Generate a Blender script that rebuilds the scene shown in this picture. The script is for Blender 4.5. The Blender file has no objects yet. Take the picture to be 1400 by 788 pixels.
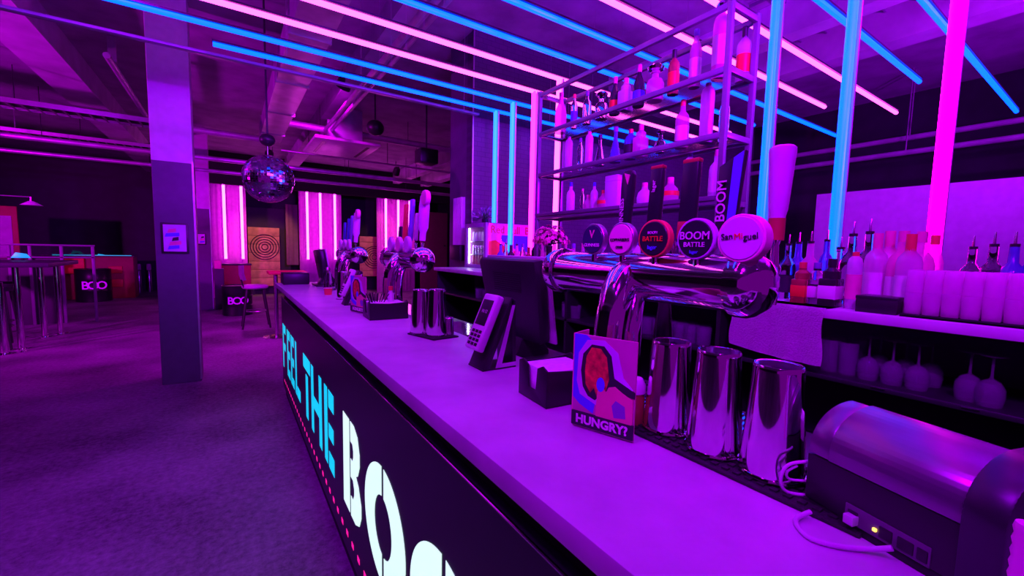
import bpy, bmesh, math, random
from mathutils import Vector, Matrix
random.seed(7)
PI = math.pi
S = bpy.context.scene
COL = S.collection
HC = 1.45                                   # camera height, metres
F_PX, YAW, PITCH, ROLL = 577.6, 0.589493, 0.0863265, 0.02192

# ------------------------------------------------------------------ camera
cy, sy = math.cos(YAW), math.sin(YAW)
fw = Vector((sy*math.cos(PITCH), cy*math.cos(PITCH), -math.sin(PITCH)))
rt = Vector((cy, -sy, 0)); up = rt.cross(fw)
r2 = math.cos(ROLL)*rt + math.sin(ROLL)*up
u2 = -math.sin(ROLL)*rt + math.cos(ROLL)*up
cam = bpy.data.cameras.new('camera'); co = bpy.data.objects.new('camera', cam); COL.objects.link(co)
m = Matrix((r2, u2, -fw)).transposed().to_4x4(); m.translation = (0, 0, HC)
co.matrix_world = m
cam.sensor_width = 36; cam.lens = F_PX/1400*36; cam.clip_start = 0.02; cam.clip_end = 100
S.camera = co

def ray(u, v): return fw + (u-700)/F_PX*r2 - (v-394)/F_PX*u2
def pX(u, v, X):
    d = ray(u, v); d = d*(X/d.x); return Vector((d.x, d.y, d.z+HC))
def pY(u, v, Y):
    d = ray(u, v); d = d*(Y/d.y); return Vector((d.x, d.y, d.z+HC))

# ------------------------------------------------------------------ materials
_mats = {}
def mat(name, color, rough=.5, metal=0., emit=None, es=1., trans=0., ior=1.45, var=.08, scale=12., bump=0., spec=.5, coat=0.):
    if name in _mats: return _mats[name]
    M = bpy.data.materials.new(name); M.use_nodes = True
    nt = M.node_tree; b = nt.nodes['Principled BSDF']
    b.inputs['Roughness'].default_value = rough; b.inputs['Metallic'].default_value = metal
    b.inputs['Transmission Weight'].default_value = trans; b.inputs['IOR'].default_value = ior
    b.inputs['Specular IOR Level'].default_value = spec
    if coat: b.inputs['Coat Weight'].default_value = coat
    tc = nt.nodes.new('ShaderNodeTexCoord'); n = nt.nodes.new('ShaderNodeTexNoise')
    n.inputs['Scale'].default_value = scale; n.inputs['Detail'].default_value = 4
    nt.links.new(tc.outputs['Object'], n.inputs['Vector'])
    cr = nt.nodes.new('ShaderNodeValToRGB')
    lo = [max(0, c*(1-var)) for c in color]; hi = [min(1, c*(1+var)) for c in color]
    cr.color_ramp.elements[0].position = .3; cr.color_ramp.elements[1].position = .7
    cr.color_ramp.elements[0].color = (*lo, 1); cr.color_ramp.elements[1].color = (*hi, 1)
    nt.links.new(n.outputs['Fac'], cr.inputs['Fac']); nt.links.new(cr.outputs['Color'], b.inputs['Base Color'])
    if bump:
        bp = nt.nodes.new('ShaderNodeBump'); bp.inputs['Strength'].default_value = bump; bp.inputs['Distance'].default_value = .01
        nt.links.new(n.outputs['Fac'], bp.inputs['Height']); nt.links.new(bp.outputs['Normal'], b.inputs['Normal'])
    if emit:
        b.inputs['Emission Color'].default_value = (*emit, 1); b.inputs['Emission Strength'].default_value = es
    _mats[name] = M
    return M

BLACK = mat('black_plastic', (.018, .016, .02), .38)
MATT = mat('matt_black', (.012, .011, .014), .7)
RUBBER = mat('black_rubber', (.015, .014, .016), .65, bump=.3, scale=200)
CHROME = mat('polished_steel', (.82, .80, .82), .07, 1., var=.03)
STEEL = mat('brushed_steel', (.55, .54, .56), .22, 1., var=.05)
RACKM = mat('rack_paint', (.22, .20, .26), .35, .3)
ALU = mat('aluminium', (.5, .5, .52), .35, .9)
WHITEP = mat('white_plastic', (.75, .74, .76), .35)
GREYP = mat('grey_plastic', (.55, .54, .58), .4)
DARKM = mat('dark_metal', (.06, .055, .07), .35, .7)
GLASS = mat('clear_glass', (.95, .93, .96), .04, trans=1., var=.01)
FROST = mat('frosted_glass', (.95, .75, .93), .4, trans=.65, var=.04)
DGLASS = mat('dark_glass', (.03, .025, .03), .08, trans=.1)
GREENG = mat('green_glass', (.03, .12, .07), .08, trans=.5)
AMBER = mat('amber_liquor', (.55, .06, .08), .12, trans=.45)
REDM = mat('red_label', (.85, .03, .03), .45)
DRED = mat('deep_red_paint', (.45, .03, .05), .5)
REDC = mat('red_cap', (.8, .06, .08), .4)
BLUEM = mat('blue_paint', (.05, .08, .65), .4)
PAPER = mat('paper_label', (.78, .74, .76), .6)
LILAC = mat('pale_card', (.62, .5, .66), .6)
NAPKIN = mat('napkin_paper', (.8, .78, .84), .8, bump=.2, scale=60)
CLOTH = mat('white_towel', (.78, .72, .8), .95, bump=.5, scale=150)
def transl(name, color, fac=.55, tfac=.35, rough=.2):
    M = mat(name, color, rough); nt = M.node_tree; b = nt.nodes['Principled BSDF']; out = nt.nodes['Material Output']
    tr = nt.nodes.new('ShaderNodeBsdfTranslucent'); tr.inputs['Color'].default_value = (*color, 1)
    tp = nt.nodes.new('ShaderNodeBsdfTransparent'); tp.inputs['Color'].default_value = (*[.5+.5*c for c in color], 1)
    m1 = nt.nodes.new('ShaderNodeMixShader'); m1.inputs[0].default_value = fac
    m2 = nt.nodes.new('ShaderNodeMixShader'); m2.inputs[0].default_value = tfac
    nt.links.new(b.outputs[0], m1.inputs[1]); nt.links.new(tr.outputs[0], m1.inputs[2])
    nt.links.new(m1.outputs[0], m2.inputs[1]); nt.links.new(tp.outputs[0], m2.inputs[2]); nt.links.new(m2.outputs[0], out.inputs['Surface'])
    return M
FROST = transl('frosty_translucent_glass', (.92, .7, .9), .6, .3)
WOOD = mat('pale_planks', (.62, .36, .16), .6, scale=6, var=.25)
STEMG = mat('leaf_green', (.05, .12, .05), .6)
PETAL = mat('pink_petal', (.85, .12, .35), .6, var=.3)
FENCEM = mat('fence_paint', (.16, .14, .19), .45)
FURN = mat('dark_furniture', (.04, .03, .05), .5)
SKINP = mat('print_flesh', (.75, .22, .28), .6)
PRED = mat('print_red', (.6, .02, .04), .6, scale=60, var=.6)
PBLUE = mat('print_blue', (.1, .12, .8), .6)
PDARK = mat('print_dark', (.02, .01, .03), .6)
PLIL = mat('print_lilac', (.6, .3, .75), .6)
PMAG = mat('print_pink', (.8, .12, .4), .6)

E_BLUE = mat('blue_neon', (0, .1, .8), .4, emit=(0, .033, 1.), es=9)
E_CYAN = mat('pale_blue_neon', (0, .1, .8), .4, emit=(.006, .06, 1.), es=9)
E_PINK = mat('pink_neon', (.8, .1, .5), .4, emit=(1., .016, .55), es=6.5)
E_PINKW = mat('pale_pink_neon', (.8, .3, .6), .4, emit=(1., .055, .62), es=6.5)
E_MAG = mat('magenta_neon', (.8, 0, .6), .4, emit=(1., .0, .75), es=11.)
E_FAR = mat('violet_pink_neon', (.8, .3, .8), .4, emit=(1., .055, .9), es=11.)
E_SIGNC = mat('cyan_sign_light', (0, .6, .7), .4, emit=(0., .62, .8), es=1.)
E_SIGNW = mat('white_sign_light', (.8, .9, .85), .4, emit=(.66, 1., .80), es=1.)
E_DOT = mat('pink_sign_dot', (.8, 0, .3), .4, emit=(1., .01, .3), es=1.)
E_FRIDGE = mat('fridge_light', (.9, .9, .9), .4, emit=(.85, .9, .95), es=1.0)
E_FTUBE = mat('fridge_tube_light', (.9, .9, .9), .4, emit=(.8, .95, 1.), es=14.)
E_AMB = mat('amber_led', (1, .6, .1), .4, emit=(1., .55, .08), es=2.)
E_DRUM = mat('violet_lit_logo', (.6, .1, .7), .4, emit=(.32, .0, .55), es=1.)
E_TEAL = mat('teal_led', (0, .6, .6), .4, emit=(.0, .35, .5), es=1.)
E_LENS = mat('violet_lamp_lens', (.5, .1, .8), .4, emit=(.5, .02, 1.), es=2.)

# special: worktop, floor, ceiling
def worktop_mat():
    M = mat('grey_stone_worktop', (.62, .6, .66), .42, bump=.03, scale=40)
    nt = M.node_tree; n2 = nt.nodes.new('ShaderNodeTexNoise'); n2.inputs['Scale'].default_value = 7; n2.inputs['Detail'].default_value = 8
    tc = [n for n in nt.nodes if n.type == 'TEX_COORD'][0]; nt.links.new(tc.outputs['Object'], n2.inputs['Vector'])
    cr = [n for n in nt.nodes if n.type == 'VALTORGB'][0]
    cr.color_ramp.elements[0].color = (.52, .50, .55, 1); cr.color_ramp.elements[1].color = (.68, .66, .72, 1)
    nt.links.new(n2.outputs['Fac'], cr.inputs['Fac']); return M
TOPM = worktop_mat()
def floor_mat():
    M = mat('worn_dark_floor', (.2, .19, .22), .6, bump=.25, scale=60)
    nt = M.node_tree; b = nt.nodes['Principled BSDF']
    tc = [n for n in nt.nodes if n.type == 'TEX_COORD'][0]
    cr = [n for n in nt.nodes if n.type == 'VALTORGB'][0]
    n = [n for n in nt.nodes if n.type == 'TEX_NOISE'][0]
    n.inputs['Scale'].default_value = 28; n.inputs['Detail'].default_value = 10; n.inputs['Roughness'].default_value = .75
    n2 = nt.nodes.new('ShaderNodeTexNoise'); n2.inputs['Scale'].default_value = 1.1; n2.inputs['Detail'].default_value = 5
    nt.links.new(tc.outputs['Object'], n2.inputs['Vector'])
    mx = nt.nodes.new('ShaderNodeMath'); mx.operation = 'MULTIPLY_ADD'; mx.inputs[1].default_value = .5
    nt.links.new(n.outputs['Fac'], mx.inputs[0])
    m2 = nt.nodes.new('ShaderNodeMath'); m2.operation = 'MULTIPLY'; m2.inputs[1].default_value = .5
    nt.links.new(n2.outputs['Fac'], m2.inputs[0]); nt.links.new(m2.outputs[0], mx.inputs[2])
    nt.links.new(mx.outputs[0], cr.inputs['Fac'])
    e = cr.color_ramp.elements; e[0].position = .36; e[1].position = .68
    e[0].color = (.04, .036, .045, 1); e[1].color = (.38, .35, .40, 1)
    return M
FLOORM = floor_mat()
BEAMM = mat('pale_concrete_beam', (.5, .46, .54), .7, scale=3, var=.2)
CEILM = mat('painted_concrete_ceiling', (.33, .30, .37), .7, scale=3, var=.25)
DWALL = mat('dark_painted_wall', (.018, .015, .026), .6, scale=4, var=.3)
PILW = mat('white_pillar_paint', (.55, .53, .58), .5)
PILD = mat('dark_pillar_paint', (.10, .085, .13), .5)
DUCTM = mat('galvanised_duct', (.55, .52, .58), .4, .6, scale=5, var=.2)
def brick_mat():
    M = mat('painted_brick', (.1, .07, .13), .5); nt = M.node_tree; b = nt.nodes['Principled BSDF']
    br = nt.nodes.new('ShaderNodeTexBrick'); tc = [n for n in nt.nodes if n.type == 'TEX_COORD'][0]
    mp = nt.nodes.new('ShaderNodeMapping'); mp.inputs['Rotation'].default_value = (PI/2, 0, 0)
    nt.links.new(tc.outputs['Object'], mp.inputs['Vector']); nt.links.new(mp.outputs[0], br.inputs['Vector'])
    br.inputs['Color1'].default_value = (.075, .055, .10, 1); br.inputs['Color2'].default_value = (.065, .05, .09, 1)
    br.inputs['Mortar'].default_value = (.05, .038, .07, 1); br.inputs['Scale'].default_value = 4.5
    nt.links.new(br.outputs['Color'], b.inputs['Base Color']); return M
BRICK = brick_mat()
def corr_mat():
    return mat('corrugated_metal_sheet', (.42, .36, .45), .4, .4)
CORR_SPILL = mat('corrugated_metal_sheet', (.55, .1, .52), .5)  # magenta spill of the far neon is put into the sheet colour

# ------------------------------------------------------------------ mesh helpers
class B:
    def __init__(s): s.bm = bmesh.new()
    def box(s, x0, x1, y0, y1, z0, z1, bev=0., M=None, seg=2):
        bm = bmesh.new(); bmesh.ops.create_cube(bm, size=1)
        for v in bm.verts:
            v.co = Vector(((x0+x1)/2+v.co.x*(x1-x0), (y0+y1)/2+v.co.y*(y1-y0), (z0+z1)/2+v.co.z*(z1-z0)))
        if bev: bmesh.ops.bevel(bm, geom=bm.edges[:], offset=bev, segments=seg, profile=.5, affect='EDGES')
        s._add(bm, M); return s
    def _add(s, bm, M=None):
        if M is not None: bm.transform(M)
        me = bpy.data.meshes.new('t'); bm.to_mesh(me); bm.free(); s.bm.from_mesh(me); bpy.data.meshes.remove(me)
    def lathe(s, prof, c=(0, 0, 0), seg=20, M=None, axis='Z'):
        bm = bmesh.new(); rings = []
        for r, z in prof:
            if r < 1e-6: rings.append([bm.verts.new((0, 0, z))])
            else: rings.append([bm.verts.new((r*math.cos(2*PI*i/seg), r*math.sin(2*PI*i/seg), z)) for i in range(seg)])
        for a, b_ in zip(rings, rings[1:]):
            if len(a) == 1 and len(b_) == 1: continue
            for i in range(seg):
                j = (i+1) % seg
                if len(a) == 1: bm.faces.new((a[0], b_[j], b_[i]))
                elif len(b_) == 1: bm.faces.new((a[i], a[j], b_[0]))
                else: bm.faces.new((a[i], a[j], b_[j], b_[i]))
        bmesh.ops.recalc_face_normals(bm, faces=bm.faces)
        if axis == 'Y': bm.transform(Matrix.Rotation(-PI/2, 4, 'X'))
        if axis == 'X': bm.transform(Matrix.Rotation(PI/2, 4, 'Y'))
        bm.transform(Matrix.Translation(c)); s._add(bm, M); return s
    def cyl(s, c, r, h, axis='Z', seg=20, r2=None, M=None):
        return s.lathe([(0, 0), (r, 0), (r if r2 is None else r2, h), (0, h)], c, seg, M, axis)
    def tube(s, pts, r, seg=8, M=None, closed=False):
        pts = [Vector(p) for p in pts]; bm = bmesh.new(); n = len(pts); rings = []
        rs = r if isinstance(r, (list, tuple)) else [r]*n
        ref = None
        for i, p in enumerate(pts):
            if closed: t = (pts[(i+1) % n]-pts[i-1]).normalized()
            else: t = (pts[min(i+1, n-1)]-pts[max(i-1, 0)]).normalized()
            if ref is None: ref = t.orthogonal().normalized()
            ref = (ref - t*ref.dot(t)).normalized(); bi = t.cross(ref)
            rings.append([bm.verts.new(p+rs[i]*(math.cos(2*PI*k/seg)*ref+math.sin(2*PI*k/seg)*bi)) for k in range(seg)])
        prs = list(zip(rings, rings[1:]))
        if closed: prs.append((rings[-1], rings[0]))
        for a, b_ in prs:
            for k in range(seg): bm.faces.new((a[k], a[(k+1) % seg], b_[(k+1) % seg], b_[k]))
        if not closed: bm.faces.new(rings[0][::-1]); bm.faces.new(rings[-1])
        bmesh.ops.recalc_face_normals(bm, faces=bm.faces)
        s._add(bm, M); return s
    def prism(s, poly, d0, d1, axis='X', M=None, bev=0.):
        """poly: 2D points; axis X -> (y,z), Y -> (x,z), Z -> (x,y)"""
        def P(a, b_, d): return {'X': (d, a, b_), 'Y': (a, d, b_), 'Z': (a, b_, d)}[axis]
        bm = bmesh.new()
        A = [bm.verts.new(P(a, b_, d0)) for a, b_ in poly]; C = [bm.verts.new(P(a, b_, d1)) for a, b_ in poly]
        bm.faces.new(A); bm.faces.new(C[::-1]); n = len(poly)
        for i in range(n): bm.faces.new((A[i], C[i], C[(i+1) % n], A[(i+1) % n]))
        bmesh.ops.recalc_face_normals(bm, faces=bm.faces)
        if bev: bmesh.ops.bevel(bm, geom=bm.edges[:], offset=bev, segments=2, profile=.5, affect='EDGES')
        s._add(bm, M); return s
    def sphere(s, c, r, sx=1, sy=1, sz=1, u=20, v=12, M=None):
        bm = bmesh.new(); bmesh.ops.create_uvsphere(bm, u_segments=u, v_segments=v, radius=r)
        bm.transform(Matrix.Translation(c) @ Matrix.Diagonal((sx, sy, sz, 1))); s._add(bm, M); return s
    def go(s, name, material, parent=None, smooth=True, rel=True):
        """link as one mesh; geometry was given in world space, so it is moved into the parent's frame"""
        if parent is not None and rel:
            s.bm.transform(world(parent).inverted())
        me = bpy.data.meshes.new(name); s.bm.to_mesh(me); s.bm.free()
        if smooth:
            me.polygons.foreach_set('use_smooth', [True]*len(me.polygons))
            me.set_sharp_from_angle(angle=math.radians(35))
        me.materials.append(material)
        o = bpy.data.objects.new(name, me); COL.objects.link(o)
        if parent is not None: o.parent = parent
        return o

def world(o):
    M = o.matrix_basis.copy()
    while o.parent is not None:
        o = o.parent; M = o.matrix_basis @ M
    return M

USED = set()
def tag(o, label, cat, group=None, kind=None):
    o['label'] = label; o['category'] = cat
    if group: o['group'] = group
    if kind: o['kind'] = kind
    return o
def thing(name, label, cat, loc=(0, 0, 0), rz=0, group=None):
    o = bpy.data.objects.new(name, None); COL.objects.link(o); o.empty_display_size = .05
    o.location = loc; o.rotation_euler = (0, 0, rz)
    o.matrix_basis = Matrix.Translation(loc) @ Matrix.Rotation(rz, 4, 'Z')
    return tag(o, label, cat, group)
def struct(name, b, material, label=None, cat=None, parent=None, smooth=False):
    o = b.go(name, material, parent, smooth); 
    if parent is None:
        o['kind'] = 'structure'; o['label'] = label or name.replace('_', ' '); o['category'] = cat or name.split('_')[0]
    return o
def dup(root, loc, rz=0, label=None, group=None, scale=1.):
    r = root.copy(); COL.objects.link(r)
    r.matrix_basis = Matrix.Translation(loc) @ Matrix.Rotation(rz, 4, 'Z') @ Matrix.Scale(scale, 4)
    if label: r['label'] = label
    if group: r['group'] = group
    for ch in list(root.children):
        c = ch.copy(); COL.objects.link(c); c.parent = r
        for g in ch.children:
            d = g.copy(); COL.objects.link(d); d.parent = c
    return r
def text(s, name, origin, right, upv, size, material, parent, depth=.0008, bold=0., sx=1., spacing=1.):
    c = bpy.data.curves.new('txt', 'FONT'); c.body = s; c.size = size; c.extrude = depth; c.align_x = 'CENTER'; c.align_y = 'CENTER'
    c.offset = bold; c.space_character = spacing; c.resolution_u = 3
    o = bpy.data.objects.new('txt', c); COL.objects.link(o)
    dg = bpy.context.evaluated_depsgraph_get(); dg.update()
    me = bpy.data.meshes.new_from_object(o.evaluated_get(dg))
    bpy.data.objects.remove(o); bpy.data.curves.remove(c)
    R = Vector(right).normalized(); U = Vector(upv).normalized(); N = R.cross(U)
    M = Matrix((R*sx, U, N)).transposed().to_4x4(); M.translation = origin
    if parent is not None: M = world(parent).inverted() @ M
    me.transform(M); me.materials.clear(); me.materials.append(material); me.name = name
    t = bpy.data.objects.new(name, me); COL.objects.link(t)
    if parent is not None: t.parent = parent
    return t
def ell(cy_, cz, ry, rz, a0, a1, n=28):
    return [(cy_+ry*math.cos(a0+(a1-a0)*i/n), cz+rz*math.sin(a0+(a1-a0)*i/n)) for i in range(n+1)]

def bez(pts, n=10):
    """Catmull-Rom through points"""
    P_ = [Vector(p) for p in pts]; out = []
    for i in range(len(P_)-1):
        p0, p1, p2, p3 = P_[max(i-1, 0)], P_[i], P_[i+1], P_[min(i+2, len(P_)-1)]
        for k in range(n):
            s_ = k/n; out.append(.5*((2*p1)+(-p0+p2)*s_+(2*p0-5*p1+4*p2-p3)*s_*s_+(-p0+3*p1-3*p2+p3)*s_**3))
    out.append(P_[-1]); return out

# ------------------------------------------------------------------ setting
CZ = 3.95
struct('floor', B().box(-9, 10, -3, 20, -.1, 0), FLOORM, 'dark worn floor of the bar hall')
struct('ceiling', B().box(-9, 10, -3, 20, CZ, CZ+.2), CEILM, 'concrete ceiling above the bar hall')
struct('wall_far', B().box(-1.6, 10, 15.2, 15.4, 0, CZ), DWALL, 'dark far wall behind the throwing lanes')
struct('wall_back_left', B().box(-9, -1.6, 17.4, 17.6, 0, CZ), DWALL, 'black wall at the far left end')
struct('wall_left', B().box(-9.2, -9, -3, 17.6, 0, CZ), DWALL, 'dark wall at the left side')
struct('wall_right', B().box(8.6, 8.8, -3, 20, 0, CZ), DWALL, 'dark wall across the room behind the back bar')
struct('wall_back_bar', B().box(2.385, 8.6, 4.45, 4.6, 0, CZ), BRICK, 'dark brick wall at the end of the back bar')
w = struct('wall_corner', B().box(2.385, 2.62, 4.6, 5.05, 0, CZ), PILD, 'dark corner pier beside the fridge')
B().box(2.375, 2.39, 4.44, 4.452, 1.3, CZ).go('corner_trim', ALU, w, False)
struct('trim_right', B().box(6.5, 6.56, -3, 2.5, .9, 2.29), mat('pale_partition', (.45, .4, .48), .6), 'pale partition board across the room behind the bottles')
struct('trim_header', B().box(-1.6, 9, 14.0, 14.2, 3.1, CZ), MATT, 'black header above the far neon tubes')
# ceiling beams along the hall
for i, (xa, xb, zb) in enumerate([(-2.02, -1.58, 3.62), (-5.6, -5.2, 3.62), (4.55, 4.75, 3.6), (5.5, 5.75, 3.6), (1.4, 1.7, 3.7)]):
    struct('trim_%d' % (i+1), B().box(xa, xb, -3, 17, zb, CZ-.002), BEAMM, 'concrete ceiling beam running along the hall', 'beam')
for i, (x0, y0) in enumerate([(4.85, .2), (4.85, 1.3), (6.0, .2), (6.0, 1.4), (3.2, .6)]):
    pass
# coffer grating on the ceiling at the right
t = thing('ceiling_grating', 'square mesh grating on the ceiling above the right end of the bar', 'grating', (4.3, 1, CZ-.03))
g = B()
for k in range(15): g.box(2.6+.25*k-.008, 2.6+.25*k+.008, -.6, 2.6, CZ-.05, CZ-.02)
for k in range(13): g.box(2.6, 6.4, -.6+.25*k-.008, -.6+.25*k+.008, CZ-.05, CZ-.02)
g.go('mesh_panel', RACKM, t, False)

# pillars
def pillar(name, x0, x1, y0, y1, zp, label, n):
    p = struct(name, B().box(x0, x1, y0, y1, 0, zp, .006), PILD, label, 'pillar')
    B().box(x0, x1, y0, y1, zp, CZ, .004).go('white_upper_half', PILW, p, False)
    for (a, b_) in ((x1, y0),):
        B().box(a-.012, a+.004, b_-.004, b_+.012, .02, zp+.02).go('corner_guard', ALU, p, False)
    return p
pillar('column_near', -.615, -.285, 5.5, 5.83, 2.27, 'square pillar near the bar, white above and dark below', 1)
pillar('column_far', -.67, -.33, 11.5, 11.84, 2.23, 'square pillar farther back, white above and dark below', 2)
def poster(name, label, x0, x1, y, z0, z1, rows):
    t = thing(name, label, 'picture', ((x0+x1)/2, y, z0))
    B().box(x0, x1, y-.018, y-.002, z0, z1, .003).go('frame', BLACK, t)
    B().box(x0+.02, x1-.02, y-.021, y-.017, z0+.02, z1-.02).go('print', PLIL, t, False)
    rn = random.Random(3)
    for k in range(rows):
        a = x0+.03+rn.random()*(x1-x0)*.4; w_ = .05+rn.random()*.08; zz = z0+.04+(z1-z0-.1)*k/rows
        B().prism([(a, zz), (min(a+w_, x1-.03), zz+.01), (min(a+w_, x1-.03), zz+.045), (a+.01, zz+.035)], y-.023, y-.0205, 'Y').go('print_shape', [PBLUE, PMAG, PDARK][k % 3], t, False)
    return t
poster('framed_poster', 'small framed lilac poster on the near pillar', -.567, -.345, 5.5, 1.355, 1.665, 5)
poster('framed_poster', 'small framed reddish poster on the farther pillar', -.58, -.42, 11.5, 1.45, 1.70, 3)

# ------------------------------------------------------------------ bar counter
XF, XB, ZT = .357, .80, 1.10
bar = thing('bar_counter', 'long bar counter with pale stone top and black front with lit lettering', 'bar counter', (.55, 2, 0))
B().box(XF, XB, -.7, 4.62, 1.061, ZT, .003).go('worktop', TOPM, bar)
B().box(.43, XB-.02, -.68, 4.58, .0, 1.061).go('carcass', MATT, bar, False)
B().box(.40, .43, -.68, 4.58, .10, .968).go('front_panel', mat('glossy_black_panel', (.02, .018, .026), .3), bar, False)
B().tube([(.401, -.68, .970), (.401, 4.58, .970)], .0035, 10).go('edge_trim', CHROME, bar)
B().box(.42, .43, -.68, 4.58, 0, .10).go('plinth', MATT, bar, False)
let = B()
z0, z1 = .313, .727
def P(*poly, b=None): (b or let).prism(list(poly), .3988, .3999, 'X')
def rect(y0, y1, a, c, sk=0., b=None): (b or let).prism([(y0, a), (y1, a), (y1, c-sk), (y0, c)], .3988, .3999, 'X')
# F E E L
rect(4.50, 4.435, z0, z1); rect(4.405, 4.27, .65, z1); rect(4.405, 4.29, .49, .555)
for a in (4.150, 3.880):
    rect(a, a-.065, z0, z1); rect(a-.095, a-.20, .65, z1); rect(a-.095, a-.19, .485, .55); rect(a-.095, a-.20, z0, .385)
rect(3.60, 3.53, z0, z1); rect(3.50, 3.34, z0, .395)
let.go('cyan_lettering', E_SIGNC, bar, False)['label'] = 'cyan lit letters FEEL'
let = B()
# T H E
rect(3.16, 2.87, .635, z1); rect(3.055, 2.965, z0, .605)
rect(2.825, 2.745, z0, z1); rect(2.55, 2.47, z0, z1); rect(2.745, 2.55, .475, .55)
rect(2.385, 2.305, z0, z1); rect(2.270, 2.14, .635, z1); rect(2.270, 2.15, .475, .55); rect(2.270, 2.14, z0, .40)
let.go('cyan_lettering', E_SIGNC, bar, False)['label'] = 'cyan lit letters THE'
let = B()
# B: bar, gap, two bowls
rect(1.93, 1.815, z0, z1)
P(*([(1.795, z1)]+[(1.795-a, b_) for a, b_ in [(.06, z1), (.12, .70), (.15, .64), (.15, .59), (.12, .54), (.09, .525), (.13, .50), (.17, .44), (.17, .39), (.14, .34), (.08, z0), (0, z0), (0, .40), (.04, .40), (.06, .43), (.06, .455), (.04, .485), (0, .485), (0, .565), (.035, .565), (.05, .59), (.05, .615), (.035, .64), (0, .64)]]))
def O(c, ry, irx=.095, irz=.105):
    g_ = .012; zc, rz_ = (z0+z1)/2, (z1-z0)/2
    for sgn in (1, -1):
        out = [(c+sgn*max(g_, ry*math.cos(t)), zc+rz_*math.sin(t)) for t in [PI/2-PI*i/36 for i in range(37)]]
        inn = [(c+sgn*max(g_, irx*math.cos(t)), zc+irz*math.sin(t)) for t in [-PI/2+PI*i/30 for i in range(31)]]
        let.prism(out+inn, .3988, .3999, 'X')
O(1.345, .222); O(.862, .222)
rect(.60, .49, z0, z1); rect(.20, .09, z0, z1); P((.47, z1), (.345, .50), (.22, z1), (.22, .55), (.345, z0), (.47, .55))
let.go('white_lettering', E_SIGNW, bar, False)['label'] = 'white lit letters BOOM'
dots = B()
for k in range(46):
    y = 4.435-.0985*k; dots.box(.3988, .3999, y-.017, y+.017, .173, .196)
dots.go('dotted_line', E_DOT, bar)['label'] = 'row of pink lit dashes under the letters'

# back ledge behind the worktop with the drip trays
ledge = thing('service_ledge', 'steel service ledge just behind the worktop', 'ledge', (.95, 2, 1.0))
B().box(XB+.002, 1.10, -.7, 4.6, 1.0, 1.05, .003).go('ledge_top', DARKM, ledge)
B().box(XB+.002, 1.08, -.68, 4.58, 0, 1.0).go('ledge_carcass', MATT, ledge, False)
def drip_tray(y0, y1, label):
    t = thing('drip_tray', label, 'drip tray', (.9, (y0+y1)/2, 1.05), group=None)
    B().box(.81, 1.03, y0, y1, 1.05, 1.062, .003).go('tray', STEEL, t)
    g = B(); n = int((y1-y0)/.016)
    for k in range(n): g.box(.82, 1.02, y0+.012+k*.016, y0+.018+k*.016, 1.062, 1.072)
    g.go('grille', CHROME, t, False); return t
drip_tray(.40, 1.05, 'steel drip tray under the nearest beer tower')
drip_tray(1.66, 2.02, 'steel drip tray beside the two shakers, between terminal and mat')
drip_tray(2.15, 2.8, 'steel drip tray under the middle beer tower')

# ------------------------------------------------------------------ beer towers
def badge(t, y, z, text_lines, base, textm, ring, X=.80, r=.041, thick=.018):
    b = B().lathe([(0, 0), (r*.96, 0), (r, .002), (r, thick-.002), (r*.96, thick), (0, thick)], (X, y, z), 32, None, 'X').go('badge', ring, t)
    B().lathe([(0, 0), (r*.9, 0), (r*.86, -.002), (0, -.0025)], (X, y, z), 32, None, 'X').go('badge_face', base, b)
    for s, dz, size, mt in text_lines:
        text(s, 'lettering', (X-.0035, y, z+dz), (0, -1, 0), (0, 0, 1), size, mt, b, .0006, bold=size*.012)
    B().cyl((X+thick/2, y, z-r-.018), .007, .022, seg=10).go('badge_neck', CHROME, t)
    return b
def tower(loc_y0, loc_y1, label, X=.85, z=1.395, r=.058, detail=True):
    t = thing('beer_tower', label, 'beer tower', (X, (loc_y0+loc_y1)/2, 1.05))
    L = loc_y1-loc_y0
    B().lathe([(0, 0), (r, 0), (r, L), (0, L)], (X, loc_y0, z), 40, None, 'Y').go('barrel', CHROME, t)
    # near and far end caps
    rc = r*1.16
    B().lathe([(0, -.044), (rc*.35, -.041), (rc*.7, -.030), (rc*.93, -.010), (rc, .002), (rc, .024), (r, .028), (0, .028)], (X, loc_y0-.01, z), 40, None, 'Y').go('end_cap', CHROME, t)
    B().lathe([(0, .0), (r, 0), (rc, .004), (rc, .028), (rc*.93, .042), (rc*.7, .062), (rc*.35, .075), (0, .078)], (X, loc_y1-.01, z), 40, None, 'Y').go('end_cap', CHROME, t)
    # curved column
    yc = loc_y0+L*.52
    yc = loc_y0+L*.50
    pts = bez([(.757, yc-.01, 1.10), (.755, yc-.01, 1.18), (.756, yc-.01, 1.26), (.766, yc-.01, 1.32), (.785, yc-.005, 1.365), (.815, yc, 1.395), (.85, yc, 1.40)], 6)
    B().tube(pts, [.040]*len(pts), 28).go('column', CHROME, t)
    B().lathe([(0, 0), (.053, 0), (.053, .008), (.045, .014), (0, .014)], (.757, yc-.01, 1.10), 32).go('column_flange', CHROME, t)
    pts = bez([(.795, yc-.045, 1.10), (.793, yc-.043, 1.2), (.797, yc-.038, 1.27), (.81, yc-.03, 1.32), (.83, yc-.02, 1.36)], 6)
    B().tube(pts, [.024]*len(pts), 20).go('rear_column', CHROME, t)
    return t
t1 = tower(.437, .985, 'large chrome beer tower nearest the camera with five round badges and handles')
WT, PK = PAPER, mat('badge_pink', (.9, .25, .6), .4)
NB = mat('badge_navy', (.03, .02, .09), .3); BB = mat('badge_black', (.02, .015, .03), .3); LW = mat('badge_lilac', (.7, .5, .75), .35)
badge(t1, .818, 1.487, [('GUINNESS', -.016, .012, PAPER), ('V', .012, .03, PMAG)], NB, WT, ALU)
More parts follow.
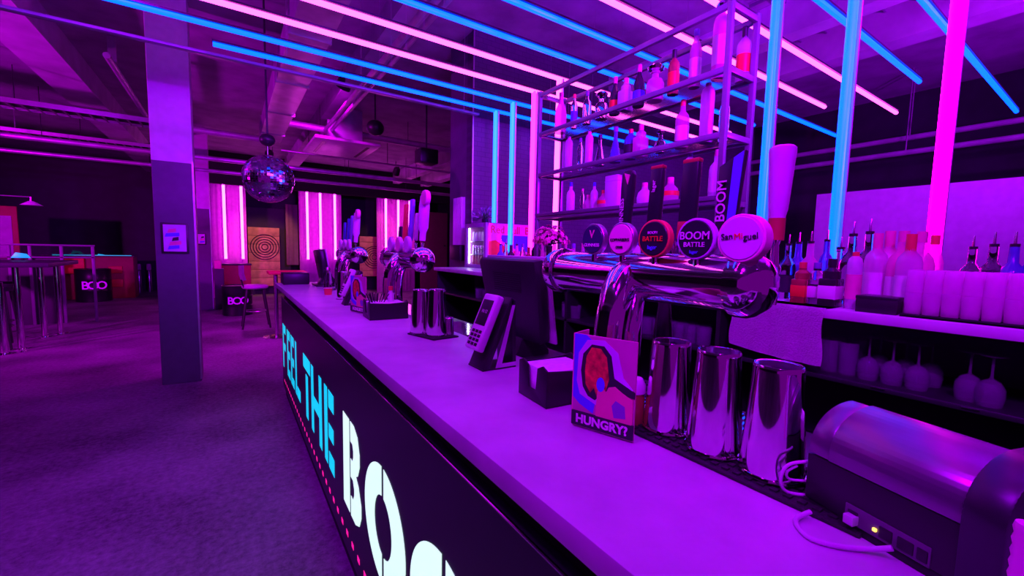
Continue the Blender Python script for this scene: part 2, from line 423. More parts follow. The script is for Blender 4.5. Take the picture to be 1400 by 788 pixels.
badge(t1, .722, 1.486, [('KOPPARBERG', -.002, .0098, PDARK), ('CIDER', -.02, .008, PDARK)], PK, WT, ALU)
badge(t1, .625, 1.486, [('BATTLE', -.001, .016, REDM), ('BOOM', .013, .009, WT), ('lager', -.02, .013, PBLUE)], BB, WT, REDC, r=.043)
badge(t1, .521, 1.484, [('BOOM', .006, .023, WT), ('BATTLE', -.012, .014, WT), ('lager', -.027, .010, PBLUE)], BB, WT, PLIL, r=.043)
bd = badge(t1, .428, 1.484, [], LW, WT, PK, r=.046, thick=.03)
for s, dy, mt in (('San', .024, PDARK), ('Mi', .002, REDM), ('guel', -.021, PDARK)):
    text(s, 'lettering', (.7965, .428+dy, 1.487-.10*dy*0), (0, -1, .10), (0, .1, 1), .017, mt, bd, .0006)
def tap(t, y, kind, h=.15, X=.945, z0_=1.50, wd=.036, tilt=0.06):
    """chrome faucet with its handle"""
    B().tube([(.89, y, 1.40), (.925, y, 1.41), (.947, y, 1.405), (.952, y, 1.38), (.952, y, 1.35)], [.012, .013, .013, .010, .008], 12).go('tap_spout', CHROME, t)
    B().lathe([(0, 0), (.012, 0), (.014, .012), (.009, .022), (.007, .06), (.011, .075), (0, .078)], (X, y, 1.415), 16).go('tap_stem', CHROME, t)
    M = Matrix.Translation((X, y, z0_)) @ Matrix.Rotation(tilt, 4, 'Y')
    return M
def vtext(s, y, X, z, size, mt, par): text(s, 'lettering', (X, y, z), (0, 0, 1), (0, 1, 0), size, mt, par, .0005, bold=size*.012)
# handle 1: dark tapered, cap with harp shape
yy = .838; M = tap(t1, yy, 0)
h = B().prism([(-.013, 0), (.013, 0), (.021, .14), (.020, .175), (.012, .187), (-.012, .187), (-.018, .175), (-.019, .14)], -.010, .010, 'X', M=M, bev=.003).go('tap_handle', BB, t1)
h['label'] = 'dark tapering tap handle with a pale emblem at its top'
B().prism([(-.012, .172), (.008, .178), (-.006, .145)], -.0135, -.0105, 'X', M=M).go('emblem', PMAG, h, False)
vtext('GUINNESS', yy+.004, X=.933, z=1.56, size=.020, mt=PAPER, par=h)
# handle 2
yy = .740; M = tap(t1, yy, 0)
h = B().box(-.009, .009, -.019, .019, .03, .18, .004, M).go('tap_handle', BB, t1); h['label'] = 'black flat tap handle with red foot and red top'
B().box(-.0095, .0095, -.0195, .0195, .0, .034, .003, M).go('handle_foot', DRED, h); B().box(-.0095, .0095, -.0195, .0195, .176, .186, .003, M).go('handle_top', DRED, h)
vtext('lager', yy, X=.938, z=1.63, size=.016, mt=PAPER, par=h)
yy = .640; M = tap(t1, yy, 0)
h = B().box(-.009, .009, -.022, .022, .03, .18, .004, M).go('tap_handle', BB, t1); h['label'] = 'wide black tap handle with red foot'
B().box(-.0095, .0095, -.0225, .0225, -.01, .034, .003, M).go('handle_foot', DRED, h); B().box(-.0095, .0095, -.0225, .0225, .176, .187, .003, M).go('handle_top', DRED, h)
yy = .540; M = tap(t1, yy, 0)
h = B().prism([(-.020, -.02), (.022, -.02), (.026, .155), (-.031, .185)], -.008, .008, 'X', M=M, bev=.002).go('tap_handle', BB, t1)
h['label'] = 'black tap handle with slanted top, blue side stripe and the word BOOM'
B().prism([(-.021, -.02), (-.004, -.02), (-.008, .170), (-.0295, .182)], -.0105, -.0082, 'X', M=M).go('blue_stripe', PBLUE, h, False)
vtext('BOOM', yy+.011, X=.938, z=1.575, size=.032, mt=PAPER, par=h)
yy = .432; M = tap(t1, yy, 0, tilt=.02)
h = B().lathe([(0, .0), (.014, .0), (.015, .035), (.018, .05), (.021, .10), (.0235, .145), (.025, .163), (.0245, .172), (.020, .176), (0, .177)], (0, 0, 0), 24, M).go('tap_handle', LW, t1)
h['label'] = 'pale lilac rounded tap handle'
B().lathe([(0, -.015), (.0155, -.015), (.0155, .03), (0, .03)], (0, 0, 0), 20, M).go('handle_foot', DRED, h)

t2 = tower(2.13, 2.66, 'chrome beer tower in the middle of the bar with blue and red handles')
for y, z, ba in ((2.52, 1.475, LW), (2.38, 1.475, PK), (2.24, 1.475, LW)):
    badge(t2, y, z, [], ba, WT, LW, r=.045)
HX = .945
yh = lambda u: pX(u, 300, HX).y
for y, wd, hh, mt, nm in ((yh(547), .02, .10, BB, 'short dark tap handle'), (yh(553), .022, .24, REDC, 'tall red tap handle'), (yh(561), .024, .26, mat('violet_blue_handle', (.25, .18, .8), .4), 'tall violet blue tap handle'), (yh(568.5), .014, .17, LW, 'slim lilac tap handle')):
    M = tap(t2, y, 0); B().box(-.011, .011, -wd, wd, 0, hh, .008, M, 3).go('tap_handle', mt, t2)['label'] = nm
M = tap(t2, yh(577.5), 0)
h = B().lathe([(0, 0), (.018, 0), (.019, .05), (.030, .08), (.031, .2), (.026, .26), (0, .262)], (0, 0, 0), 20, M).go('tap_handle', LW, t2); h['label'] = 'large lilac tap handle with a round disc on top'
B().lathe([(0, 0), (.04, .002), (.043, .010), (.043, .022), (.04, .03), (0, .032)], (.925, yh(583), 1.745), 28, None, 'X').go('handle_disc', PK, h)
t3 = tower(3.45, 3.98, 'smallest looking chrome beer tower at the far end of the bar')
for y in (3.6, 3.75, 3.9): badge(t3, y, 1.475, [], LW, WT, LW, r=.045)
for y, hh, mt in ((yh(470), .20, BLUEM), (yh(475), .23, BLUEM), (yh(479.5), .25, mat('violet_blue_handle', (.25, .18, .8), .4))):
    M = tap(t3, y, 0); B().box(-.011, .011, -.02, .02, 0, hh, .008, M, 3).go('tap_handle', mt, t3)
M = tap(t3, yh(486), 0)
h = B().lathe([(0, 0), (.018, 0), (.019, .05), (.030, .08), (.031, .2), (.026, .26), (0, .262)], (0, 0, 0), 20, M).go('tap_handle', LW, t3)
B().lathe([(0, 0), (.04, .002), (.043, .010), (.043, .022), (.04, .03), (0, .032)], (.925, yh(490), 1.745), 28, None, 'X').go('handle_disc', PK, h)

# ------------------------------------------------------------------ shakers
def shaker(x, y, z, label, h=.18, rb=.046, rt=.034):
    t = thing('cocktail_shaker', label, 'shaker', (x, y, z), group=None)
    p = [(rb-.002, 0), (rb, .002), (rb, .005), (rt+.0015, h-.012), (rt+.0016, h-.008), (rt+.0012, h-.003), (rt-.0005, h), (rt-.002, h-.0005), (rt-.003, h-.0012), (0, h-.0012)]
    B().lathe([(a, b_+z) for a, b_ in [(0, 0)]+p], (x, y, 0), 48).go('tin', CHROME, t)
    B().lathe([(rb+.0012, z+.001), (rb+.0022, z+.003), (rb+.0012, z+.006), (rb-.001, z+.003), (rb+.0012, z+.001)], (x, y, 0), 48).go('rim', CHROME, t)
    return t
mat1 = thing('bar_mat', 'long black rubber bar mat under the three large shakers', 'bar mat', (.72, .42, ZT))
B().box(.645, .785, .17, .60, ZT, ZT+.006, .002).go('mat_base', RUBBER, mat1)
g = B()
for i in range(7):
    for j in range(22): g.box(.655+i*.018, .665+i*.018, .18+j*.0185, .19+j*.0185, ZT+.006, ZT+.009)
g.go('ribs', RUBBER, mat1, False)
shaker(.708, .305, ZT+.009, 'upturned steel shaker tin nearest the black printer', .175)
shaker(.705, .400, ZT+.009, 'upturned steel shaker tin in the middle of the near three', .178)
shaker(.712, .500, ZT+.009, 'upturned steel shaker tin beside the HUNGRY menu card', .175)
mat2 = thing('bar_mat', 'square black rubber mat under the two middle shakers and cup', 'bar mat', (.68, 1.6, ZT))
B().prism([(.60, 1.665), (.645, 1.50), (.76, 1.515), (.72, 1.70)], ZT, ZT+.006, 'Z', bev=.001).go('mat_base', RUBBER, mat2)
shaker(.648, 1.645, ZT+.006, 'upturned steel shaker tin on the small mat, the farther one of its pair', .18, .042, .030)
shaker(.690, 1.575, ZT+.006, 'upturned steel shaker tin on the small mat beside the little cup', .185, .044, .032)
t = thing('measure_cup', 'small steel measure cup beside the two middle shakers', 'cup', (.735, 1.575, ZT+.006))
B().lathe([(0, 0), (.020, 0), (.017, .068), (.0145, .072), (0, .072)], (.738, 1.56, ZT+.006), 24).go('cup_body', STEEL, t); B().lathe([(.017, .066), (.019, .068), (.017, .071)], (.738, 1.56, ZT+.006), 24).go('rim', CHROME, t)
shaker(.635, 3.02, ZT, 'upturned steel shaker tin at the far part of the bar, the darker of two', .19, .042, .030)
shaker(.68, 2.86, ZT, 'upturned steel shaker tin at the far part of the bar, right of another', .185, .042, .030)

# ------------------------------------------------------------------ menu card HUNGRY?
def menu(P0, P1, h, label, big=True):
    a = Vector((P0[0], P0[1], 0)); b_ = Vector((P1[0], P1[1], 0)); R = (b_-a); wd = R.length; R.normalize()
    n = Vector((R.y, -R.x, 0));  n = n if n.x < 0 else -n      # facing the customers
    ang = math.atan2(R.y, R.x)
    t = thing('menu_card', label, 'menu card', (a.x, a.y, ZT))
    M = Matrix.Translation((a.x, a.y, ZT)) @ Matrix.Rotation(ang, 4, 'Z')      # x along card, -y toward viewer or +y
    sgn = -1 if (Matrix.Rotation(ang, 3, 'Z') @ Vector((0, -1, 0))).x < 0 else 1
    yv = -1 if sgn == -1 else 1
    B().box(0, wd, -yv*.004 if yv > 0 else 0, 0 if yv > 0 else .004, .002, h, .0005, M).go('front_board', PMAG, t)
    def lay(poly, k, mt, nm='print_shape'):
        q = yv*(.0006*k); o = B().prism([(x*wd, .002+z*(h-.002)) for x, z in poly], min(0, q), max(0, q), 'Y', M); return o.go(nm, mt, t, False)
    e = lambda cx, cz, rx, rz, n_=24: [(cx+rx*math.cos(2*PI*i/n_), cz+rz*math.sin(2*PI*i/n_)) for i in range(n_)]
    lay([(0, 0), (1, 0), (1, 1), (0, 1)], 1, mat('print_purple_pink', (.55, .08, .35), .6))
    lay([(0, .32), (.12, .25), (.35, .18), (.42, .45), (.3, .95), (.2, 1), (0, 1)], 2, PBLUE)
    lay([(.06, .5), (.12, .36), (.4, .28), (.62, .3), (.97, .52), (.82, .62), (.72, .86), (.5, .97), (.22, .95), (.08, .8)], 3, PLIL)
    lay([(.13, .62), (.17, .45), (.26, .36), (.38, .33), (.55, .45), (1, .44), (1, .5), (.68, .60), (.62, .82), (.5, .91), (.3, .91), (.16, .8)], 4, PDARK)
    lay([(.2, .62), (.22, .48), (.30, .40), (.36, .46), (.42, .36), (.54, .42), (.60, .58), (.55, .80), (.45, .88), (.30, .88), (.22, .78)], 5, PRED)
    lay([(.40, .18), (.42, .42), (.45, .50), (.50, .50), (.56, .44), (.60, .50), (.70, .52), (.82, .47), (.98, .42), (.98, .18), (.9, .12), (.42, .16)], 6, SKINP)
    lay([(.70, .20), (.66, .32), (.72, .38), (.86, .34), (.88, .22)], 7, mat('print_violet', (.2, .06, .4), .6))
    lay(e(.47, .51, .065, .075), 7, PBLUE)
    lay([(0, .02), (1, .02), (1, .17), (0, .17)], 8, PDARK, 'title_band')
    Rv = R; N = n
    o3 = a+R*(wd*.5)+N*.0052; o3.z = ZT+.002+(h-.002)*.095
    text('HUNGRY?' if big else 'HUNGRY?', 'title', o3, R, (0, 0, 1), h*.125, PAPER, t, .0004, bold=.0009, sx=1.02 if wd/h > .6 else .8)
    # side board and back board make the upright a thin box
    D = -n*.06
    for nm, A, C in (('side_board', a, a+D), ):
        dd = (C-A); ln = dd.length; M2 = Matrix.Translation((A.x, A.y, ZT)) @ Matrix.Rotation(math.atan2(dd.y, dd.x), 4, 'Z')
        B().box(0, ln, 0, .003, .012, h, 0, M2).go(nm, PMAG, t, False)
    return t
menu((.571, .622), (.612, .500), .190, 'colourful boxy menu card reading HUNGRY? beside the near shakers')
menu((.551, 2.42), (.590, 2.26), .20, 'colourful menu card with a reddish picture farther along the bar, by the second napkin caddy')
t = thing('sauce_jar', 'small dark red jar with a pale dome lid half hidden behind the menu card', 'jar', (.675, .555, ZT))
B().lathe([(0, 0), (.022, 0), (.024, .01), (.024, .06), (.020, .07), (0, .07)], (.680, .562, ZT), 24).go('jar_body', AMBER, t)
B().lathe([(0, .07), (.025, .07), (.025, .085), (.018, .098), (0, .102)], (.680, .562, ZT), 24).go('lid', WHITEP, t)

# ------------------------------------------------------------------ napkin caddies
def caddy(c, wx, wy, rz, label, h=.085, extra=False):
    t = thing('napkin_caddy', label, 'napkin caddy', (c[0], c[1], ZT), rz)
    M = Matrix.Translation((c[0], c[1], ZT)) @ Matrix.Rotation(rz, 4, 'Z')
    b = B(); b.box(-wx/2, wx/2, -wy/2, wy/2, 0, .006, .002, M)
    def wall(axis, d0, d1, L, hh):
        poly = [(-L/2, .0), (L/2, 0), (L/2, hh), (L/2-.02, hh+.008), (L*.17, hh-.002), (L*.12, hh*.35), (-L*.12, hh*.35), (-L*.17, hh-.002), (-L/2+.02, hh+.008), (-L/2, hh)]
        b.prism(poly, d0, d1, axis, M, bev=.0015)
    wall('X', -wx/2, -wx/2+.005, wy, h); wall('X', wx/2-.005, wx/2, wy, h); 
    for s in (-1, 1):
        b.prism([(-wx/2, 0), (wx/2, 0), (wx/2, h), (0, h-.006), (-wx/2, h)], s*(wy/2-.0025)-.0025, s*(wy/2-.0025)+.0025, 'Y', M, bev=.0015)
    b.go('caddy_body', BLACK, t)
    B().box(-wx/2+.009, wx/2-.009, -wy/2+.009, wy/2-.009, .006, h-.004, .006, M).go('napkins', NAPKIN, t)
    return t
caddy((.655, .772), .145, .125, math.radians(-5), 'black napkin caddy beside the HUNGRY menu card')
c2 = caddy((.655, 2.14), .19, .16, math.radians(-3), 'black caddy with bottle and straws farther along the bar')
t = thing('bottle', 'small pale bottle with a red cap standing in the far caddy', 'bottle', (.68, 2.16, ZT+.075))
B().lathe([(0, 0), (.016, 0), (.016, .045), (.010, .055), (.010, .064), (0, .064)], (.68, 2.13, ZT+.075), 16).go('bottle_body', WHITEP, t)
B().lathe([(0, .064), (.0115, .064), (.0115, .085), (0, .085)], (.68, 2.13, ZT+.075), 16).go('cap', REDC, t)
t = thing('straw_bundle', 'bunch of thin black straws standing in the far caddy', 'straws', (.70, 2.18, ZT+.075)); g = B()
for k in range(14):
    a = random.uniform(-.03, .03); b_ = random.uniform(-.03, .03); g.tube([(.61+a, 2.15+b_, ZT+.075), (.61+a*1.8, 2.15+b_*1.8, ZT+.125)], .0025, 5)
g.go('straws', BLACK, t)['kind'] = 'stuff'

# ------------------------------------------------------------------ card terminal on its stand
def terminal(px, py, label, rz=0.):
    t = thing('card_terminal', label, 'card terminal', (px, py, ZT), rz)
    M0 = Matrix.Translation((px, py, ZT)) @ Matrix.Rotation(rz, 4, 'Z')
    # stand: leaning plate + rear leg + foot
    b = B(); b.prism([(-.055, .0), (-.035, .0), (.052, .205), (.040, .213)], -.045, .045, 'Y', M0, bev=.0015)
    b.box(-.055, .06, -.045, .045, 0, .005, .0015, M0)
    b.prism([(.040, .205), (.055, .205), (.062, .0), (.05, .0)], -.045, .045, 'Y', M0, bev=.001); b.go('stand', BLACK, t)
    B().prism([(-.012, .0055), (.060, .0055), (.060, .017), (.009, .017), (.052, .19), (.043, .19)], -.0475, -.0452, 'Y', M0).go('stand_side', GREYP, t, False)
    for s in (-.035, .035): B().cyl((px-.045, py+s, ZT-.0), .004, .004, seg=10).go('foot', CHROME, t)
    # terminal lies on the plate: local frame u along slope
    sl = math.atan2(.213, .095)
    M = M0 @ Matrix.Translation((-.046, 0, .050)) @ Matrix.Rotation(-sl, 4, 'Y')      # local x runs up the slope, z outwards
    B().box(0, .175, -.04, .04, .004, .030, .007, M, 3).go('terminal_body', WHITEP, t)
    B().box(.075, .155, -.029, .029, .0295, .0312, .001, M).go('screen', BLACK, t)
    k = B()
    for i in range(4):
        for j in range(3): k.box(.012+i*.013, .021+i*.013, -.028+j*.02, -.014+j*.02, .030, .0325, .001, M)
    k.go('keypad', BLACK, t)
    q = M @ Vector((.118, 0, .0316)); Rr = (M.to_3x3() @ Vector((0, -1, 0))); Uu = (M.to_3x3() @ Vector((1, 0, 0)))
    text('10:12', 'screen_digits', q, Rr, Uu, .015, PAPER, t, .0002)
    return t
terminal(.655, 1.085, 'pale card payment terminal on a black angled stand in front of the till')
terminal(.625, 2.72, 'small card terminal stand at the far part of the bar behind the second menu card')

# ------------------------------------------------------------------ tills (back of touch screen monitors)
def till(y0, y1, label, X=.90, z=1.05):
    t = thing('till_monitor', label, 'till', (X, (y0+y1)/2, z)); yc = (y0+y1)/2; w_ = (y1-y0)
    M = Matrix.Translation((X, yc, 1.285)) @ Matrix.Rotation(math.radians(-9), 4, 'Y')
    B().box(.0, .011, -w_/2, w_/2, -.155, .15, .003, M).go('screen_bezel', GREYP, t)
    B().prism([(-w_/2+.01, .145), (w_/2-.01, .145), (w_/2-.015, .10), (w_/2-.05, -.15), (-w_/2+.02, -.15), (-w_/2+.008, .05)], -.05, -.0005, 'X', M, bev=.014).go('rear_housing', BLACK, t)
    g = B()
    for k in range(9): g.box(-.052, -.0495, -w_*.25, w_*.2, .03+k*.008, .033+k*.008, 0, M)
    g.go('vent_slots', MATT, t, False)
    B().prism([(-.05, 0), (.10, 0), (.10, .03), (.03, .12), (-.01, .12), (-.05, .03)], yc-.07, yc+.07, 'Y', Matrix.Translation((X, 0, z)), bev=.004).go('pedestal', BLACK, t)
    B().box(X-.09, X+.14, yc-.13, yc+.13, z, z+.015, .004).go('base', BLACK, t)
    return t
till(1.105, 1.50, 'black till monitor seen from behind, nearest one beside the chrome beer tower')
till(4.0, 4.35, 'smaller looking black till monitor at the far end of the bar', X=.72, z=1.10)
t = thing('till_cable', 'thin black cable hanging by the near till', 'cable'); t.location = (0, 0, 0)
B().tube([(.93, 1.3, 1.07), (.99, 1.22, 1.055), (1.02, 1.1, 1.055), (1.04, .9, 1.055)], .004, 8).go('cable_run', BLACK, t)
# black boxes at the far end
t = thing('equipment_case', 'dark case on the far end of the bar beside the small table', 'case', (.55, 4.5, ZT))
B().box(.40, .62, 4.36, 4.58, ZT, ZT+.10, .006).go('case_body', BLACK, t); B().box(.40, .62, 4.36, 4.58, ZT+.101, ZT+.106, .002).go('lid', DARKM, t)
t = thing('glass_jar', 'cluster shaped clear jar standing at the far end of the bar by the till', 'jar', (.66, 3.75, ZT))
B().lathe([(0, 0), (.03, 0), (.034, .02), (.034, .13), (.022, .15), (.022, .17), (0, .17)], (.66, 3.7, ZT), 20).go('jar_body', GLASS, t); B().lathe([(0, .17), (.025, .17), (.02, .19), (0, .19)], (.66, 3.7, ZT), 20).go('stopper', STEEL, t)
t = thing('pink_cup', 'small pinkish red cup on the far part of the bar', 'cup', (.60, 3.35, ZT))
B().lathe([(0, 0), (.025, 0), (.03, .05), (.027, .05), (.022, .005), (0, .004)], (.60, 3.35, ZT), 20).go('cup_body', REDC, t); B().lathe([(.03, .048), (.032, .05), (.03, .053)], (.60, 3.35, ZT), 20).go('rim', PAPER, t)
t = thing('bar_cloth', 'crumpled pale cloth draped over the service ledge by the middle beer tower', 'cloth', (.83, 2.0, 1.2))

# ------------------------------------------------------------------ receipt printer with cables
PRZ = math.atan2(-.123, -.046)
pr = thing('receipt_printer', 'black receipt printer with a rounded lid at the right end of the bar', 'printer', (.68, .246, ZT))
ax = Vector((-.30, -1, 0)).normalized()                # along the printer front
ix = Vector((1, -.30, 0)).normalized()                 # into the printer
Mp = Matrix((ix, -ax, Vector((0, 0, 1)))).transposed().to_4x4(); Mp.translation = (.672, .243, ZT)
# local: x depth, y from 0 (far corner) to -.19 (near), z up
prof = [(0, .0)]+[(.075-.075*math.cos(a), .088+.060*math.sin(a)) for a in [PI/2*i/16 for i in range(17)]]+[(.14, .148), (.14, 0)]
B().prism([(a, b_) for a, b_ in [(0, .012), (0, .076), (.14, .076), (.14, .012)]], -.195, 0, 'Y', Mp, bev=.0015).go('lower_case', BLACK, pr)
B().prism([(0, .0775)]+prof[1:18]+[(.14, .0775)], -.165, -.028, 'Y', Mp, bev=.0006).go('lid', mat('lid_plastic', (.07, .058, .08), .30, spec=1., ior=1.85), pr)
B().prism([(.001, .0775)]+[(a+.001, b_-.002) for a, b_ in prof[1:18]]+[(.139, .0775)], -.0275, 0, 'Y', Mp, bev=.002).go('paper_cover', mat('lid_plastic', (.07, .058, .08), .30, spec=1., ior=1.85), pr)
B().prism([(-.004, .0)]+[(a*1.02-.004, b_*1.02) for a, b_ in prof[1:18]]+[(.146, .15), (.146, 0)], -.200, -.1655, 'Y', Mp, bev=.003).go('side_panel', DARKM, pr)
B().box(.002, .13, -.19, -.005, 0, .012, .001, Mp).go('feet', MATT, pr)
B().box(-.0015, .001, -.145, -.055, .012, .036, .001, Mp).go('port_panel', mat('port_panel_grey', (.12, .11, .13), .4), pr)
for y_, w_ in ((-.065, .012), (-.102, .014), (-.122, .016), (-.138, .010)): B().box(-.003, 0, y_-w_/2, y_+w_/2, .016, .030, .001, Mp).go('socket', BLACK, pr)
g = B().box(-.0045, -.001, -.093, -.089, .020, .024, .0005, Mp); g.go('status_light', E_AMB, pr)
t = thing('data_cable', 'thick pale cable curving on the worktop from the printer', 'cable', (.66, .16, ZT))
def onz(u, v, z):
    d = ray(u, v); s_ = (z-HC)/d.z; return Vector((d.x*s_, d.y*s_, z))
cpts = [onz(1108, 700, ZT+.012), onz(1088, 712, ZT+.004), onz(1104, 734, ZT+.004), onz(1140, 746, ZT+.004), onz(1185, 751, ZT+.006), onz(1220, 750, ZT+.018)]
B().tube(bez(cpts), .0032, 10).go('cable_run', LILAC, t)
B().box(-.012, 0, -.052, -.040, .014, .026, .001, Mp @ Matrix.Translation((0, -.02, 0))).go('plug', GREYP, t)
t = thing('power_cable', 'thin cable looping up between the near shaker and the printer', 'cable', (.67, .25, ZT))
cp = [(.690, .235, ZT+.010), (.665, .262, ZT+.010), (.655, .268, ZT+.030), (.663, .262, ZT+.052), (.690, .240, ZT+.060)]
B().tube(bez(cp), .0024, 8).go('cable_run', LILAC, t); cp = [(.690, .240, ZT+.030), (.670, .262, ZT+.028), (.664, .264, ZT+.04), (.675, .256, ZT+.05)]
B().tube(bez(cp), .0018, 8).go('second_loop', LILAC, t)
t = thing('paper_roll', 'pale lilac slip of paper beside the far corner of the printer', 'paper', (.76, .25, ZT))
B().box(.745, .80, .19, .25, ZT+.06, ZT+.095, .004).go('roll', PAPER, t); B().box(.745, .79, .195, .245, ZT, ZT+.06, .002).go('holder', BLACK, t)
t = thing('ribbed_tube', 'ribbed magenta tube cut by the right edge of the picture', 'tube', (.56, .01, ZT))
p = []
for k in range(10): p += [(.020+.0006*k, .008*k), (.0215+.0006*k, .008*k+.003), (.020+.0006*k, .008*k+.006)]
q = pX(1402, 750, .56); qh = pX(1392, 712, .56).z-ZT
B().lathe([(0, ZT)]+[(.0075+.0012*(k % 2), ZT+qh*k/24) for k in range(25)]+[(0, ZT+qh)], (q.x, q.y, 0), 20).go('tube_body', mat('pink_glow_plastic', (.95, .1, .7), .4), t)

# ------------------------------------------------------------------ back bar
ZB = 1.255
bb = thing('back_bar_counter', 'long back bar counter with pale top and open shelves below', 'counter', (2.15, 2, 0))
B().box(1.90, 2.40, -.9, 4.43, ZB-.035, ZB, .003).go('worktop', TOPM, bb)
B().box(2.40, 3.02, 3.90, 4.43, ZB-.035, ZB, .003).go('corner_worktop', TOPM, bb); B().box(2.42, 3.0, 3.92, 4.4, 0, ZB-.036).go('corner_cabinet', MATT, bb, False)
B().box(1.93, 2.38, -.9, 4.4, .975, .993, .002).go('shelf', DARKM, bb)
B().box(2.36, 2.40, -.9, 4.4, 0, ZB-.036).go('back_panel', mat('cabinet_back', (.07, .06, .08), .5), bb, False)
for y in (-.89, .02, 1.10, 2.2, 3.3, 4.38): B().box(1.93, 2.36, y, y+.02, .0, ZB-.036).go('divider', MATT, bb, False)
B().box(1.95, 2.36, -.9, 4.4, 0, .60).go('lower_cabinet', MATT, bb, False)
g = B()
for y in (.78, .50, .27, 1.6): g.box(1.926, 1.931, y-.02, y+.02, .984, .989)
g.go('shelf_clips', STEEL, bb, False)

# shelf rack
rk = thing('bottle_rack', 'tall metal bottle rack with three glass shelves on the back bar', 'rack', (2.12, 1.9, ZB))
X0, X1, Y0, Y1, w_ = 2.0, 2.235, 1.185, 2.66, .013
for x in (X0, X1):
    for y in (Y0, Y1): B().box(x-w_, x+w_, y-w_, y+w_, ZB, 2.66, .002).go('post', RACKM, rk)
for z in (2.355, 2.05, 1.73, 2.645):
    g = B()
    for x in (X0, X1): g.box(x-w_*.9, x+w_*.9, Y0, Y1+(.0), z-.028, z, .002)
    for y in (Y0, Y1): g.box(X0, X1, y-w_*.9, y+w_*.9, z-.028, z, .002)
    g.go('shelf_frame', RACKM, rk)
    if z < 2.6 and z != 1.73: B().box(X0+.013, X1-.013, Y0+.013, Y1-.013, z-.012, z-.004).go('glass_shelf', GLASS, rk, False)
B().box(X0-.02, X1+.01, Y0+.014, Y1-.014, 1.722, 1.745, .002).go('lowest_shelf', mat('dark_shelf_board', (.14, .1, .17), .3), rk)

# ------------------------------------------------------------------ bottles
KINDS = {
 'wine':   (.300, [(.0, 0), (.036, 0), (.038, .006), (.038, .19), (.033, .212), (.016, .235), (.0145, .295), (0, .295)]),
 'spirit': (.290, [(.0, 0), (.038, 0), (.040, .008), (.040, .165), (.034, .19), (.016, .215), (.014, .28), (0, .28)]),
 'slim':   (.320, [(.0, 0), (.030, 0), (.032, .008), (.032, .20), (.025, .23), (.014, .25), (.0135, .31), (0, .31)]),
 'tallf':  (.320, [(.0, 0), (.034, 0), (.035, .006), (.036, .26), (.030, .285), (.016, .30), (.015, .32), (0, .32)]),
 'flare':  (.270, [(.0, 0), (.046, 0), (.048, .008), (.042, .05), (.026, .13), (.015, .18), (.0135, .25), (.017, .255), (.017, .265), (0, .265)]),
 'round':  (.185, [(.0, 0), (.040, 0), (.050, .02), (.052, .05), (.044, .085), (.022, .108), (.018, .135), (.018, .15), (0, .15)]),
 'champ':  (.300, [(.0, 0), (.040, 0), (.043, .008), (.043, .13), (.036, .17), (.018, .215), (.0145, .25), (.0145, .285), (0, .285)]),
 'decant': (.200, [(.0, 0), (.045, 0), (.048, .01), (.050, .09), (.040, .115), (.020, .125), (.018, .15), (.026, .152), (.026, .16), (0, .16)]),
 'squat':  (.230, [(.0, 0), (.043, 0), (.046, .01), (.046, .12), (.036, .15), (.017, .165), (.015, .20), (0, .20)]),
}
COLS = {'clear': GLASS, 'frost': FROST, 'dark': DGLASS, 'green': GREENG, 'amber': AMBER,
        'mag': transl('magenta_spirit', (.95, .3, .75), .6, .3), 'milk': transl('milky_white_glass', (.9, .8, .9), .5, .05),
        'blue': mat('blue_spirit', (.15, .2, .85), .12, trans=.5)}
protos = {}
